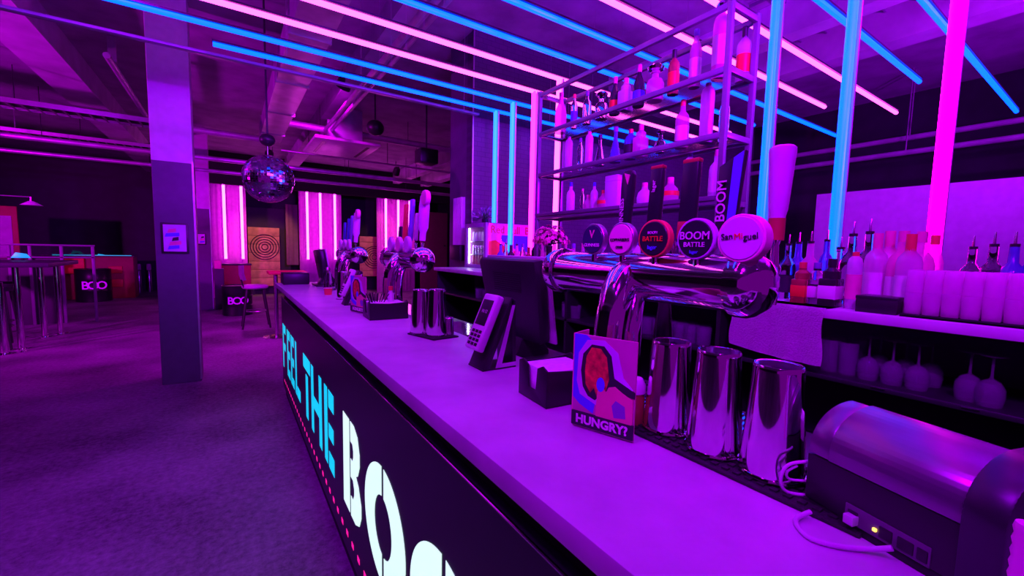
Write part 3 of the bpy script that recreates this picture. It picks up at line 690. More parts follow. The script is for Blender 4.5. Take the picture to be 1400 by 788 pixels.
def bottle(kind, col, x, y, z, label, h=None, cap='black', lab=None, square=False, pour=False, group=None, name='spirit_bottle', cat='bottle'):
    key = (kind, col, cap, lab, square, pour)
    H, prof = KINDS[kind]; sc = (h/H) if h else 1.
    if key in protos: return dup(protos[key][0], (x, y, z), random.uniform(0, .4) if square else 0, label, group, sc/1.)
    t = thing(name, label, cat, (0, 0, 0), 0, group)
    if square:
        mx = max(r for r, _ in prof); pb = [p for p in prof if p[0] > mx*.8]; hb = max(p[1] for p in pb)
        b = B().box(-mx*.95, mx*.95, -mx*.7, mx*.7, 0, hb, .006, None, 2)
        b.lathe([(0, hb-.002)]+[(min(p[0], mx*.7), p[1]) for p in prof if p[1] >= hb], (0, 0, 0), 16)
    else: b = B().lathe(prof, (0, 0, 0), 20)
    b.go('glass_body', COLS[col], t)
    top = prof[-1][1]; rn = prof[-2][0]
    if cap == 'stopper':
        B().lathe([(0, top-.01), (rn*.8, top), (rn*1.7, top+.01), (rn*1.9, top+.025), (rn*1.2, top+.04), (0, top+.042)], (0, 0, 0), 10).go('stopper', CHROME, t)
    elif pour:
        B().lathe([(0, top), (rn*1.05, top), (rn*1.05, top+.012), (0, top+.012)], (0, 0, 0), 14).go('pourer_collar', BLACK, t)
        B().tube([(0, 0, top+.01), (0, 0, top+.035), (.004, 0, top+.06)], [.005, .004, .003], 8).go('pourer_spout', STEEL, t)
    else:
        cm = {'black': BLACK, 'red': REDC, 'white': WHITEP, 'blue': BLUEM, 'pink': PMAG, 'cork': WOOD, 'violet': mat('violet_cap', (.2, .1, .5), .4)}[cap]
        foil = .075 if kind in ('champ', 'wine') else .035
        B().lathe([(rn+.0012, top-foil), (rn+.0015, top-foil+.002), (rn+.0015, top+.003), (0, top+.004)], (0, 0, 0), 16).go('cap', cm, t)
    if lab:
        lm = {'white': PAPER, 'red': REDM, 'blue': PBLUE, 'dark': PDARK, 'pink': PMAG}[lab]
        mx = max(r for r, _ in prof); z1_ = [p[1] for p in prof if p[0] >= mx*.95]; za, zb = min(z1_), max(z1_)
        if zb-za < .04: za, zb = .03, .08
        l0, l1 = za+(zb-za)*.2, za+(zb-za)*.75
        if square:
            B().box(-mx*.97, mx*.97, -mx*.72, mx*.72, l0, l1, .005).go('label_band', lm, t)
        else:
            B().lathe([(mx*.98, l0), (mx+.0008, l0), (mx+.0008, l1), (mx*.98, l1)], (0, 0, 0), 20).go('label_band', lm, t)
    t.matrix_basis = Matrix.Translation((x, y, z)) @ Matrix.Scale(sc, 4)
    protos[key] = (t,)
    return t
def yat(u, v, X): return pX(u, v, X).y
ORD = ['first', 'second', 'third', 'fourth', 'fifth', 'sixth', 'seventh', 'eighth', 'ninth', 'tenth', 'eleventh', 'twelfth', 'thirteenth', 'fourteenth', 'fifteenth', 'sixteenth']
def row(items, X, z, where, group):
    for i, it in enumerate(items):
        u, v, kind, col, cap, lab, desc = it[:7]; opt = it[7] if len(it) > 7 else {}
        xx = X+opt.pop('dx', 0); o = dict(opt)
        bottle(kind, col, xx, yat(u, v, xx), z, '%s, %s from left %s' % (desc, ORD[i], where), cap=cap, lab=lab, group=group, **o)
Ztop = 2.351; Zmid = 2.046; Zlow = 1.746
row([
 (767, 150, 'champ', 'mag', 'pink', None, 'large pink wine bottle', dict(h=.30)),
 (785, 150, 'slim', 'clear', 'red', 'blue', 'slim clear bottle', dict(h=.24)),
 (803, 140, 'spirit', 'clear', 'violet', None, 'clear bottle with violet cap', dict(h=.22)),
 (823, 130, 'decant', 'clear', 'stopper', None, 'cut glass decanter', dict(h=.17)),
 (841, 125, 'champ', 'dark', 'pink', 'red', 'dark bottle with red label', dict(h=.24)),
 (856, 118, 'squat', 'milk', 'pink', None, 'milky square bottle', dict(h=.22, square=True)),
 (874, 110, 'champ', 'dark', 'pink', 'blue', 'dark champagne bottle with pink foil', dict(h=.25)),
 (896, 108, 'decant', 'mag', 'stopper', None, 'magenta decanter with glass stopper', dict(h=.20)),
 (921, 100, 'wine', 'amber', 'black', 'red', 'reddish pointed bottle', dict(h=.24)),
 (951, 80, 'slim', 'mag', 'violet', 'white', 'tall pink bottle', dict(h=.30)),
 (985, 60, 'tallf', 'mag', 'stopper', 'white', 'tall bottle with ornate stopper', dict(h=.33)),
 (1018, 60, 'wine', 'frost', 'black', 'red', 'red and white labelled bottle by the post', dict(h=.27, dx=.13)),
], 2.10, Ztop, 'on top rack shelf', 'bottles on the top rack shelf')
row([
 (777, 225, 'tallf', 'frost', 'white', None, 'tall frosted bottle', dict(h=.25)),
 (793, 220, 'slim', 'clear', 'violet', None, 'slim clear bottle', dict(h=.22)),
 (805, 215, 'tallf', 'milk', 'white', None, 'milky bottle', dict(h=.24)),
 (820, 210, 'flare', 'clear', 'black', None, 'wide based clear bottle', dict(h=.20)),
 (841, 205, 'flare', 'blue', 'violet', None, 'bell shaped bluish bottle', dict(h=.22)),
 (862, 200, 'squat', 'blue', 'red', 'dark', 'stout bottle with red top', dict(h=.20)),
 (876, 195, 'squat', 'mag', 'pink', None, 'bright pink square bottle', dict(h=.21, square=True)),
 (903, 190, 'round', 'clear', 'stopper', None, 'low crystal decanter', dict(h=.12)),
 (932, 185, 'spirit', 'mag', 'red', 'white', 'pink bottle with tall red cap', dict(h=.26)),
 (966, 165, 'tallf', 'milk', 'white', None, 'very tall milky bottle', dict(h=.30)),
 (990, 165, 'slim', 'clear', 'violet', None, 'slim bottle beside the right post', dict(h=.25, dx=.05)),
], 2.10, Zmid, 'on middle rack shelf', 'bottles on the middle rack shelf')
row([
 (780, 280, 'spirit', 'milk', 'blue', None, 'milky pink bottle with blue cap', dict(h=.22)),
 (796, 280, 'slim', 'clear', 'pink', None, 'small clear bottle', dict(h=.16)),
 (804, 280, 'round', 'mag', 'pink', None, 'small round pink bottle', dict(h=.13)),
 (812, 278, 'spirit', 'milk', 'blue', None, 'milky bottle with blue cap', dict(h=.19)),
 (825, 278, 'round', 'mag', 'red', 'red', 'small rounded bottle with red label', dict(h=.15)),
 (881, 270, 'round', 'milk', 'pink', None, 'pear shaped milky bottle', dict(h=.16)),
 (916, 266, 'round', 'mag', 'pink', 'red', 'pear shaped bottle with red spot', dict(h=.17)),
 (941, 262, 'tallf', 'milk', 'violet', None, 'tall pale bottle', dict(h=.25)),
 (978, 255, 'spirit', 'milk', 'pink', 'white', 'pale bottle with long neck', dict(h=.25)),
], 2.09, Zlow, 'on lowest rack shelf', 'bottles on the lowest rack shelf')
t = thing('gift_box', 'plain pale lilac box standing on the lowest shelf of the rack', 'box', (2.12, yat(842, 270, 2.12), Zlow))
yb = yat(842, 270, 2.12); B().box(2.07, 2.17, yb-.055, yb+.055, Zlow, Zlow+.21, .003).go('carton', mat('lilac_carton', (.7, .55, .75), .5), t); B().box(2.069, 2.171, yb-.056, yb+.056, Zlow+.17, Zlow+.175).go('lid_seam', PLIL, t, False)

# right hand bottles on the back bar
row([
 (1072, 420, 'spirit', 'clear', 'black', 'dark', 'clear bottle with pourer', dict(h=.26, pour=True, dx=.14)),
 (1086, 415, 'spirit', 'blue', 'black', None, 'bluish bottle with pourer', dict(h=.27, pour=True, dx=.2)),
 (1094, 415, 'squat', 'amber', 'red', 'red', 'square amber bottle with red label', dict(h=.20, square=True, dx=-.04)),
 (1102, 415, 'spirit', 'mag', 'black', 'white', 'pink bottle with pourer', dict(h=.27, pour=True, dx=.12)),
 (1114, 415, 'squat', 'clear', 'violet', 'white', 'square bottle with pale label', dict(h=.20, square=True, dx=-.02)),
 (1124, 415, 'slim', 'blue', 'black', None, 'slim blue bottle with pourer', dict(h=.28, pour=True, dx=.2)),
 (1134, 415, 'squat', 'dark', 'black', 'white', 'dark square bottle with pale label', dict(h=.22, square=True, dx=-.06)),
 (1143, 415, 'flare', 'clear', 'black', None, 'clear decanter bottle with pourer', dict(h=.24, pour=True, dx=.15)),
 (1158, 418, 'spirit', 'clear', 'black', None, 'clear bottle with dark pourer', dict(h=.30, pour=True, dx=.13)),
 (1164, 418, 'tallf', 'milk', 'red', 'pink', 'milky bottle with orange red shoulder', dict(h=.22, dx=-.06)),
 (1180, 420, 'spirit', 'clear', 'black', None, 'clear bottle with tall pourer', dict(h=.31, pour=True, dx=.16)),
 (1192, 420, 'wine', 'frost', 'pink', 'white', 'frosted bottle behind the black box', dict(h=.30, dx=.06)),
 (1208, 420, 'wine', 'frost', 'pink', None, 'frosted pink bottle behind the black box', dict(h=.31, dx=.10)),
 (1226, 425, 'spirit', 'mag', 'pink', 'white', 'pink bottle with pale label', dict(h=.31, dx=.02)),
], 2.08, ZB, 'right of the rack', 'bottles on the right part of the back bar')
row([
 (1236, 430, 'wine', 'frost', 'red', 'white', 'frosted bottle with white label', dict(h=.29, dx=-.04)),
 (1250, 430, 'spirit', 'mag', 'pink', 'red', 'pink bottle with red label', dict(h=.31, dx=.08)),
 (1268, 430, 'slim', 'mag', 'red', 'red', 'slim bottle with red label', dict(h=.30, dx=.2)),
 (1319, 440, 'spirit', 'clear', 'black', None, 'clear bottle with dark pourer', dict(h=.25, pour=True, dx=.27)),
 (1347, 440, 'spirit', 'clear', 'black', 'pink', 'clear bottle with pink label and pourer', dict(h=.26, pour=True, dx=.27)),
 (1375, 440, 'spirit', 'blue', 'black', None, 'bluish bottle with pourer', dict(h=.26, pour=True, dx=.27)),
 (1399, 440, 'slim', 'blue', 'black', None, 'blue bottle at the picture edge', dict(h=.25, pour=True, dx=.27)),
], 2.08, ZB, 'around the stacked short glasses', 'bottles behind the tumblers')
# bottles left of the rack
row([
 (684, 372, 'spirit', 'blue', 'black', None, 'bluish bottle with pourer', dict(h=.26, pour=True)),
 (691, 372, 'slim', 'clear', 'black', None, 'clear slim bottle with pourer', dict(h=.27, pour=True, dx=.1)),
 (698, 372, 'spirit', 'dark', 'black', 'white', 'dark bottle with pale label', dict(h=.26)),
 (706, 372, 'spirit', 'mag', 'black', None, 'pink bottle with pourer', dict(h=.26, pour=True, dx=.08)),
 (714, 372, 'slim', 'clear', 'violet', None, 'slim bottle', dict(h=.27)),
 (722, 372, 'spirit', 'amber', 'red', 'red', 'orange red bottle', dict(h=.24)),
 (732, 372, 'wine', 'dark', 'black', None, 'dark wine bottle', dict(h=.31)),
 (741, 372, 'slim', 'mag', 'pink', None, 'slim pink bottle', dict(h=.27, dx=.05)),
 (749, 372, 'slim', 'mag', 'pink', 'pink', 'slim bottle with pink label', dict(h=.28, dx=.12)),
 (757, 372, 'spirit', 'mag', 'black', None, 'pink bottle with dark pourer', dict(h=.27, pour=True)),
 (772, 372, 'slim', 'clear', 'pink', None, 'clear bottle below the lowest shelf', dict(h=.27)),
 (783, 372, 'spirit', 'mag', 'violet', 'white', 'pink bottle with white label below the lowest shelf', dict(h=.27)),
 (796, 372, 'slim', 'mag', 'pink', None, 'slim pink bottle below the lowest shelf', dict(h=.27)),
], 2.12, ZB, 'between fridge and rack', 'bottles between fridge and rack')
row([
 (u, 368, ['spirit', 'slim', 'tallf'][i % 3], ['mag', 'clear', 'milk', 'amber'][i % 4], ['black', 'pink', 'violet'][i % 3], None, d, dict(h=.25+.01*(i % 3)))
 for i, (u, d) in enumerate([(822, 'clear bottle'), (836, 'pale bottle'), (868, 'pink bottle'), (884, 'slim bottle'), (908, 'milky bottle'), (924, 'tall bottle'), (965, 'dim bottle'), (978, 'small bottle')])
], 2.2, ZB, 'behind the tap badges', 'bottles behind the tap badges')

# black box, tumblers
t = thing('black_box', 'low black box on the back bar left of the stacked glasses', 'box', (1.98, .53, ZB))
B().box(1.94, 2.04, .472, .592, ZB, ZB+.058, .003).go('box_body', BLACK, t); B().box(1.939, 2.041, .471, .593, ZB+.05, ZB+.062, .002).go('lid', DARKM, t)
t = thing('glass_tray', 'black tray under the stacked glasses at the right end of the back bar', 'tray', (2.02, .3, ZB))
B().box(1.93, 2.16, .12, .462, ZB, ZB+.008, .002).go('tray_base', RUBBER, t); g = B().box(1.93, 1.934, .12, .462, ZB, ZB+.012); g.go('tray_lip', BLACK, t)
tp = None
STEMW = transl('wiped_clear_glass', (.6, .5, .68), .2, .86, .06)
TUMB = transl('tumbler_glass', (1., .45, .95), .62, .38)
prof_t = [(0, 0), (.019, 0), (.021, .004), (.024, .076), (.0225, .077), (.0195, .01), (0, .008)]
prof_u = [(.024, 0), (.0225, .0), (.018, .066), (0, .068), (0, .076), (.0195, .076), (.0205, .072), (.024, 0)]
for tier in range(2):
    for j in range(3):
        for i in range(7):
            x = 1.965+j*.055; y = .438-i*.046; z = ZB+.008+tier*.0775
            lb = 'upright short glass in the lower tier of glasses on the black tray' if tier == 0 else 'upturned short glass in the upper tier of glasses on the black tray'
            gp = 'lower tier of stacked glasses' if tier == 0 else 'upper tier of stacked glasses'
            if (tier, 'p') not in protos:
                q = tag(B().lathe(prof_t if tier == 0 else prof_u, (0, 0, 0), 18).go('tumbler', TUMB), lb, 'glass', gp)
                protos[(tier, 'p')] = q; q.location = (x, y, z)
            else:
                q = protos[(tier, 'p')].copy(); COL.objects.link(q); q.location = (x, y, z)
# stemmed glasses upside down on the lower shelf
ZS = .993
def stem(x, y, label, h=.165, group='stemmed glasses on the lower shelf'):
    if 'stem' not in protos:
        t = thing('wine_glass', label, 'glass', (x, y, ZS), 0, group); t.matrix_basis = Matrix.Identity(4)
        B().lathe([(.030, 0), (.035, .03), (.034, .055), (.022, .078), (.006, .088), (0, .088), (0, .086), (.021, .076), (.0325, .055), (.0335, .03), (.029, 0)], (0, 0, 0), 20).go('bowl', STEMW, t)
        B().lathe([(.005, .088), (.0035, .10), (.0035, .15), (.006, .157)], (0, 0, 0), 10).go('stem', STEMW, t)
        B().lathe([(0, .157), (.006, .157), (.032, .160), (.033, .162), (0, .1635)], (0, 0, 0), 20).go('foot', STEMW, t)
        protos['stem'] = t; t.matrix_basis = Matrix.Translation((x, y, ZS)); return t
    return dup(protos['stem'], (x, y, ZS), 0, label, group)
for i, (u, v, X) in enumerate([(1185, 520, 2.02), (1218, 524, 2.02), (1252, 532, 2.02), (1200, 518, 2.12), (1236, 522, 2.12), (1322, 545, 2.02), (1352, 550, 2.0), (1270, 530, 2.12)]):
    w_ = ['leftmost of the front row', 'second in the front row', 'third of the front row', 'at the left of the rear row', 'middle of the rear row', 'left one of the separate pair', 'right one of the separate pair', 'at the right of the rear row'][i]
    stem(X, yat(u, v, X), 'upside down wine glass on the lower shelf, '+w_)
hb = [(0, 0), (.030, 0), (.034, .13), (.0325, .13), (.028, .006), (0, .005)]
k = 0
for u, X in ((1133, 2.02), (1158, 2.02), (1112, 2.1), (1145, 2.12), (1170, 2.12)):
    q = tag(B().lathe(hb, (0, 0, 0), 20).go('highball_glass', STEMW), ['tall straight glass on the lower shelf just right of the towel', 'tall straight glass beside the first wine glass', 'tall straight glass half behind the towel', 'tall straight glass in the rear of the lower shelf', 'tall straight glass in the rear, nearest the wine glasses'][k], 'glass', 'straight glasses by the towel')
    q.location = (X, yat(u, 505, X), ZS); k += 1
k = 0
for u in (885, 900, 915, 930, 945, 962, 786, 774):
    for X in (2.0, 2.1):
        if 'lowt' not in protos:
            protos['lowt'] = tag(B().lathe([(a*1.15, b_*.7) for a, b_ in hb], (0, 0, 0), 18).go('short_glass', STEMW), 'short clear glass on the dim shelf behind the beer tower column', 'glass', 'short glasses on the dim shelf'); q = protos['lowt']
        else: q = protos['lowt'].copy(); COL.objects.link(q)
        q.location = (X, yat(u, 455, X), ZS)
k = 0
for u in (655, 664, 673, 682):
    for X in (2.0, 2.12):
        q = protos['lowt'].copy(); COL.objects.link(q); q['label'] = 'short clear glass on the shelf under the fridge'; q['group'] = 'short glasses under the fridge'; q.location = (X, yat(u, 410, X), ZS)

# towel over the back bar edge
def towel():
    bm = bmesh.new(); n, m_ = 26, 22; vs = []
    for i in range(n+1):
        row_ = []
        for j in range(m_+1):
            a = i/n; b_ = j/m_; y = 1.03-.36*a+.006*math.sin(9*b_+3*a)
            s_ = b_*.36
            if s_ < .12: x = 2.015-s_; z = ZB+.004
            else: x = 1.893-.004*math.sin(7*a*PI)*(b_)-.003*math.sin(17*a+4*b_); z = ZB+.003-(s_-.12)*(.85+.10*math.sin(2*a)) 
            row_.append(bm.verts.new((x, y, z)))
        vs.append(row_)
    for i in range(n):
        for j in range(m_): bm.faces.new((vs[i][j], vs[i+1][j], vs[i+1][j+1], vs[i][j+1]))
    bmesh.ops.solidify(bm, geom=bm.faces[:], thickness=.004)
    b = B(); b._add(bm); return b.go('bar_towel', CLOTH)
tw = towel(); tag(tw, 'white bar towel hanging over the edge of the back bar', 'towel')

# ------------------------------------------------------------------ fridge
fr = thing('drinks_fridge', 'small lit drinks fridge with pink and blue printed side on the back bar', 'fridge', (2.6, 4.2, ZB))
fy0, fy1, fx0, fx1, fz1 = 3.95, 4.435, 2.29, 3.0, 1.755
b = B(); b.box(fx0+.02, fx1, fy0, fy0+.02, ZB, fz1, .002); b.box(fx0+.02, fx1, fy1-.02, fy1, ZB, fz1, .002); b.box(fx0+.02, fx1, fy0, fy1, fz1-.035, fz1, .002); b.box(fx0+.02, fx1, fy0, fy1, ZB, ZB+.035, .002); b.box(fx1-.02, fx1, fy0, fy1, ZB, fz1, .002)
b.go('cabinet', mat('fridge_enamel', (.5, .15, .5), .3), fr)
b = B(); b.box(fx0, fx0+.02, fy0, fy0+.05, ZB, fz1, .002); b.box(fx0, fx0+.02, fy1-.05, fy1, ZB, fz1, .002); b.box(fx0, fx0+.02, fy0+.05, fy1-.05, fz1-.05, fz1, .002); b.box(fx0, fx0+.02, fy0+.05, fy1-.05, ZB, ZB+.04, .002)
b.go('door_frame', mat('fridge_frame', (.3, .18, .4), .35), fr)
B().box(fx0+.012, fx0+.015, fy0+.05, fy1-.05, ZB+.04, fz1-.05).go('door_glass', transl('door_glazing', (.9, .9, .95), .1, .93, .05), fr, False)
B().box(fx0+.30, fx0+.31, fy0+.021, fy1-.021, ZB+.04, fz1-.04).go('white_liner', WHITEP, fr, False)
for yy_ in (fy1-.05, fy0+.035): B().box(fx0+.03, fx0+.042, yy_, yy_+.012, ZB+.05, fz1-.05).go('light_tube', E_FTUBE, fr, False)
for z in (1.40, 1.55): B().box(fx0+.05, fx0+.29, fy0+.03, fy1-.03, z, z+.006).go('wire_shelf', STEEL, fr, False)
B().box(fx0+.03, fx1-.005, fy0-.003, fy0-.0002, ZB+.01, fz1-.005).go('side_print', mat('print_hot_pink', (.95, .08, .75), .4), fr, False)
sp = B().prism([(fx0+.20, fz1-.13), (fx1-.01, fz1-.13), (fx1-.01, ZB+.18), (fx0+.42, ZB+.20), (fx0+.28, ZB+.27), (fx0+.20, ZB+.31), (fx0+.185, fz1-.2)], fy0-.005, fy0-.003, 'Y').go('blue_print', mat('print_deep_blue', (.08, .06, .85), .4), fr, False)
B().prism([(fx0+.035, ZB+.30), (fx0+.12, ZB+.315), (fx0+.24, ZB+.25), (fx0+.34, ZB+.22), (fx0+.42, ZB+.16), (fx0+.44, ZB+.02), (fx0+.035, ZB+.02)], fy0-.006, fy0-.0045, 'Y').go('red_print', REDM, fr, False)
text('Red Bull  Bull', 'lettering', ((fx0+fx1)/2+.01, fy0-.0065, fz1-.075), (1, 0, 0), (0, 0, 1), .115, REDC, fr, .001, bold=.002)
cn = 0
for z, cm, nm in ((ZB+.037, AMBER, 'amber'), (1.407, STEEL, 'silver'), (1.557, WHITEP, 'white')):
    for i in range(6):
        y = fy0+.075+i*.066; key = 'can'+nm
        if key not in protos:
            protos[key] = tag(B().lathe([(0, 0), (.022, 0), (.026, .006), (.026, .095), (.021, .105), (.022, .108), (0, .106)], (0, 0, 0), 16).go('drink_can', cm), '%s drink can on its shelf inside the lit fridge' % nm, 'can', '%s cans in the fridge' % nm); q = protos[key]
        else: q = protos[key].copy(); COL.objects.link(q)
        q.location = (fx0+.09, y, z)
# plants
def plant(loc, n, r, mt, label, name='potted_plant', pot=True, seed=1):
    rn = random.Random(seed); t = thing(name, label, 'plant', loc); c = Vector(loc)
    if pot: B().lathe([(0, 0), (.03, 0), (.04, .05), (.035, .05), (0, .045)], loc, 16).go('pot', BLACK, t)
    g = B(); st = B(); ph = .045 if pot else .0
    for k in range(n):
        a = rn.random()*2*PI; e_ = rn.uniform(.15, 1.3); L = r*rn.uniform(.6, 1)
        d = Vector((math.cos(a)*math.cos(e_), math.sin(a)*math.cos(e_), math.sin(e_))); base = c+Vector((0, 0, ph))
        tip = base+d*L; st.tube([base, base+d*L*.5+Vector((0, 0, .01)), tip], .0015, 4)
        M = Matrix.Translation(tip) @ d.to_track_quat('Z', 'X').to_matrix().to_4x4()
        if mt is PETAL:
            for q in range(5): 
                M2 = M @ Matrix.Rotation(q*2*PI/5, 4, 'Z') @ Matrix.Translation((.010, 0, .003)); g.sphere((0, 0, 0), .010, 1, .7, .25, 6, 4, M2)
        else:
            g.sphere((0, 0, 0), .022, .35, .12, 1, 6, 5, M)
    g.go('petals' if mt is PETAL else 'leaves', mt, t)['kind'] = 'stuff'; st.go('stems', STEMG, t)['kind'] = 'stuff'
    return t
plant((2.42, 4.2, fz1), 60, .15, mat('dusky_leaf', (.25, .12, .3), .5), 'spiky dark pot plant on top of the drinks fridge', seed=4)
yv = yat(752, 300, 2.06)
vx = 1.955; vy = yat(752, 300, vx)
plant((vx, vy, 1.50), 130, .155, PETAL, 'bunch of pink flowers at the left end of the bottle rack', name='flower_bunch', pot=False, seed=9)
t = thing('flower_vase', 'dark vase holding the pink flowers by the rack', 'vase', (vx, vy, ZB))
B().lathe([(0, 0), (.03, 0), (.035, .08), (.022, .17), (.025, .24), (.021, .24), (.018, .17), (0, .16)], (vx, vy, ZB), 20).go('vase_body', DGLASS, t); B().lathe([(.024, .238), (.027, .242), (.023, .245)], (vx, vy, ZB), 20).go('rim', ALU, t)
plant((1.12, .78, 1.38), 140, .12, mat('pale_dried_petal', (.6, .42, .5), .7), 'pale dried flower spray behind the beer taps', name='dried_flowers', pot=False, seed=11)
t = thing('bud_vase', 'slim dark vase on the service ledge holding dried flowers', 'vase', (1.12, .70, 1.05))
B().lathe([(0, 0), (.03, 0), (.035, .10), (.018, .25), (.022, .34), (.018, .34), (0, .1)], (1.065, .78, 1.05), 20).go('vase_body', DGLASS, t); B().lathe([(.02, .338), (.024, .341), (.02, .344)], (1.065, .78, 1.05), 20).go('rim', ALU, t)
# wall panel by the pier
t = thing('ribbed_heater', 'pale ribbed panel on the dark pier left of the fridge', 'panel', (2.34, 4.73, 1.5)); g = B()
for k in range(7): g.box(2.335, 2.375, 4.625+k*.034, 4.648+k*.034, 1.515, 2.09, .004)
g.box(2.36, 2.384, 4.62, 4.86, 1.515, 2.09); g.go('ribbed_front', mat('pale_lilac_enamel', (.7, .5, .72), .4), t)
B().box(2.30, 2.384, 4.58, 4.86, 1.33, 1.51, .004).go('control_box', BLACK, t)

# ------------------------------------------------------------------ neon tubes
ZN = 1.517+HC; XW = 2.45; SP = .355
def neon(idx, y, xl, xr, vert, mh, mv, label, z_bot=ZB):
    t = thing('neon_tube', label, 'neon light', (XW, y, ZN), group=None)
    rh = .017
    B().tube([(xl, y, ZN), (xr, y, ZN)], rh, 10).go('overhead_tube', mh, t)
    B().box(xl-.005, xr+.005, y-.02, y+.02, ZN+.017, ZN+.03).go('overhead_channel', DARKM, t, False)
    if vert:
        B().tube([(XW, y, z_bot+.002), (XW, y, ZN-.0)], .021, 12).go('upright_tube', mv, t)
        B().box(XW+.021, XW+.035, y-.027, y+.027, z_bot+.002, ZN).go('upright_channel', ALU, t, False)
    for x in (xl+.5, 1.2, 3.2):
        if xl < x < xr: B().tube([(x, y, ZN+.03), (x, y, CZ-.002)], .0018, 4).go('hanging_wire', ALU, t)
neon(0, 11.44*SP, -.058, 5.2, 1, E_BLUE, E_CYAN, 'blue neon tube farthest from camera, bending down beside the dark pier', 1.757)
neon(1, 10.5*SP, -1.6, 5.2, 1, E_BLUE, E_CYAN, 'second blue neon tube, bending down in front of the fridge side print')
neon(2, 3.362, -1.6, 5.2, 1, E_PINKW, E_PINK, 'pink neon tube bending down behind the bottles left of the rack')
neon(3, 2.992, -1.3, 5.2, 1, E_PINKW, E_PINKW, 'pale pink neon tube bending down just left of the rack')
neon(4, 2.656, -1.0, 5.1, 0, E_BLUE, E_BLUE, 'blue overhead neon tube crossing above the left end of the rack')
neon(5, 2.27, -.8, 6.3, 0, E_BLUE, E_BLUE, 'blue overhead neon tube crossing above the middle of the rack')
neon(6, 1.93, -.6, 5.03, 0, E_PINKW, E_PINK, 'pink overhead neon tube crossing above the rack')
neon(7, 1.57, -.4, 5.79, 0, E_PINKW, E_PINK, 'pink overhead neon tube above the right end of the rack')
neon(8, 1.205, -.3, 4.94, 1, E_BLUE, E_BLUE, 'blue neon tube with upright right beside the rack post')
neon(9, .858, -.3, 6.65, 1, E_BLUE, E_BLUE, 'blue neon tube with upright among the right hand bottles')
neon(10, .506, -.3, 4.6, 1, E_MAG, E_MAG, 'magenta neon tube with upright nearest the camera')
# frame bar along the front of the neon canopy
t = thing('canopy_rail', 'long thin metal rail hanging beyond the farthest blue neon tube', 'rail', (0, 4.3, ZN))
B().box(-7, 2.38, 4.29, 4.35, ZN+.0, ZN+.022, .003).go('rail_bar', mat('rail_paint', (.32, .28, .40), .35), t)
for x in (-6, -3, -1.2, 1.1, 2.2): B().tube([(x, 4.32, ZN+.03), (x, 4.32, CZ)], .003, 5).go('hanging_rod', ALU, t)

# ------------------------------------------------------------------ ceiling services
t = thing('ventilation_duct', 'wide flat ventilation duct running along the ceiling above the mirror ball', 'duct', (.7, 5, 3.45))
B().box(.53, .88, -1, 9.5, 3.44, 3.72, .004).go('duct_body', DUCTM, t)
for k in range(7): B().box(.515, .895, .4+k*1.4, .43+k*1.4, 3.425, 3.73).go('duct_flange', ALU, t, False)
t = thing('ceiling_pipe', 'pair of slim pipes along the ceiling right of the duct', 'pipe', (1.5, 5, 3.5))
for x in (1.47, 1.57): B().tube([(x, -1, 3.52), (x, 10, 3.52)], .03, 10).go('pipe_run', DUCTM, t)
t = thing('ceiling_pipe', 'lit conduit along the ceiling left of the near pillar', 'pipe', (-1.14, 8, 3.6))
B().tube([(-1.12, 6.9, 3.62), (-1.12, 13, 3.62)], .036, 12).go('pipe_run', DUCTM, t); B().box(-1.16, -1.08, 7.2, 7.24, 3.65, CZ).go('bracket', ALU, t, False)
def xpipe(y, z, x0, x1, r, label, name='ceiling_pipe', m_=DUCTM, cat='pipe'):
    t = thing(name, label, cat, (x0, y, z)); B().tube([(x0, y, z), (x1, y, z)], r, 12).go('pipe_run', m_, t); 
    for k in range(int((x1-x0)/1.6)): B().tube([(x0+.5+1.6*k, y, z), (x0+.5+1.6*k, y, CZ)], .006, 5).go('hanger', DARKM, t)
xpipe(9.2, 1.45+.212*9.2, -3, .55, .055, 'fat pipe across the hall left of the duct')
xpipe(8.3, 1.45+.252*8.3, .9, 6.5, .06, 'fat pink lit pipe across the hall right of the duct')
xpipe(10.2, 1.45+.163*10.2, -3, 6.5, .045, 'long pipe across the hall above the far lanes')
xpipe(11.5, 1.45+.140*11.5, -6, 6.5, .04, 'lower thin pipe across the far part of the hall')
xpipe(9.6, 1.45+.196*9.6, .9, 6.5, .022, 'slim silver pipe across the hall behind the square panel')
def tray(y, z, x0, x1, wdt, label):
    t = thing('cable_tray', label, 'cable tray', (x0, y, z)); g = B()
    for yy_ in (y, y+wdt): g.box(x0, x1, yy_-.008, yy_+.008, z, z+.06)
    n = int((x1-x0)/.12)
    for k in range(n): g.box(x0+k*.12, x0+k*.12+.02, y, y+wdt, z, z+.01)
    g.go('tray_ladder', ALU, t, False); g = B()
    for k in range(4): g.tube([(x0, y+.05+.06*k, z+.022), (x1, y+.05+.06*k, z+.022)], .014, 6)
    g.go('cables', BLACK, t)
    for k in range(int((x1-x0)/1.5)): B().tube([(x0+.6+1.5*k, y, z), (x0+.6+1.5*k, y, CZ)], .008, 5).go('hanger', ALU, t)
tray(7.6, 1.45+.213*7.6, -6, -.7, .35, 'ladder cable tray above the left part of the hall, the nearer one')
tray(10.6, 1.45+.170*10.6, -6.5, -.9, .35, 'ladder cable tray above the left part of the hall, the farther one')
t = thing('ceiling_cassette', 'square pale ceiling unit hanging right of the mirror ball', 'ceiling unit', (1.9, 9, 3.25))
B().box(1.25, 2.35, 7.9, 9.3, 3.29, 3.34, .01).go('face_panel', WHITEP, t); B().box(1.5, 2.1, 8.2, 9.0, 3.34, CZ, .0).go('unit_body', DUCTM, t, False)
g = B()
for q in (1.40, 2.15): g.box(q, q+.05, 8.1, 9.1, 3.284, 3.292)
g.go('air_slots', BLACK, t, False)
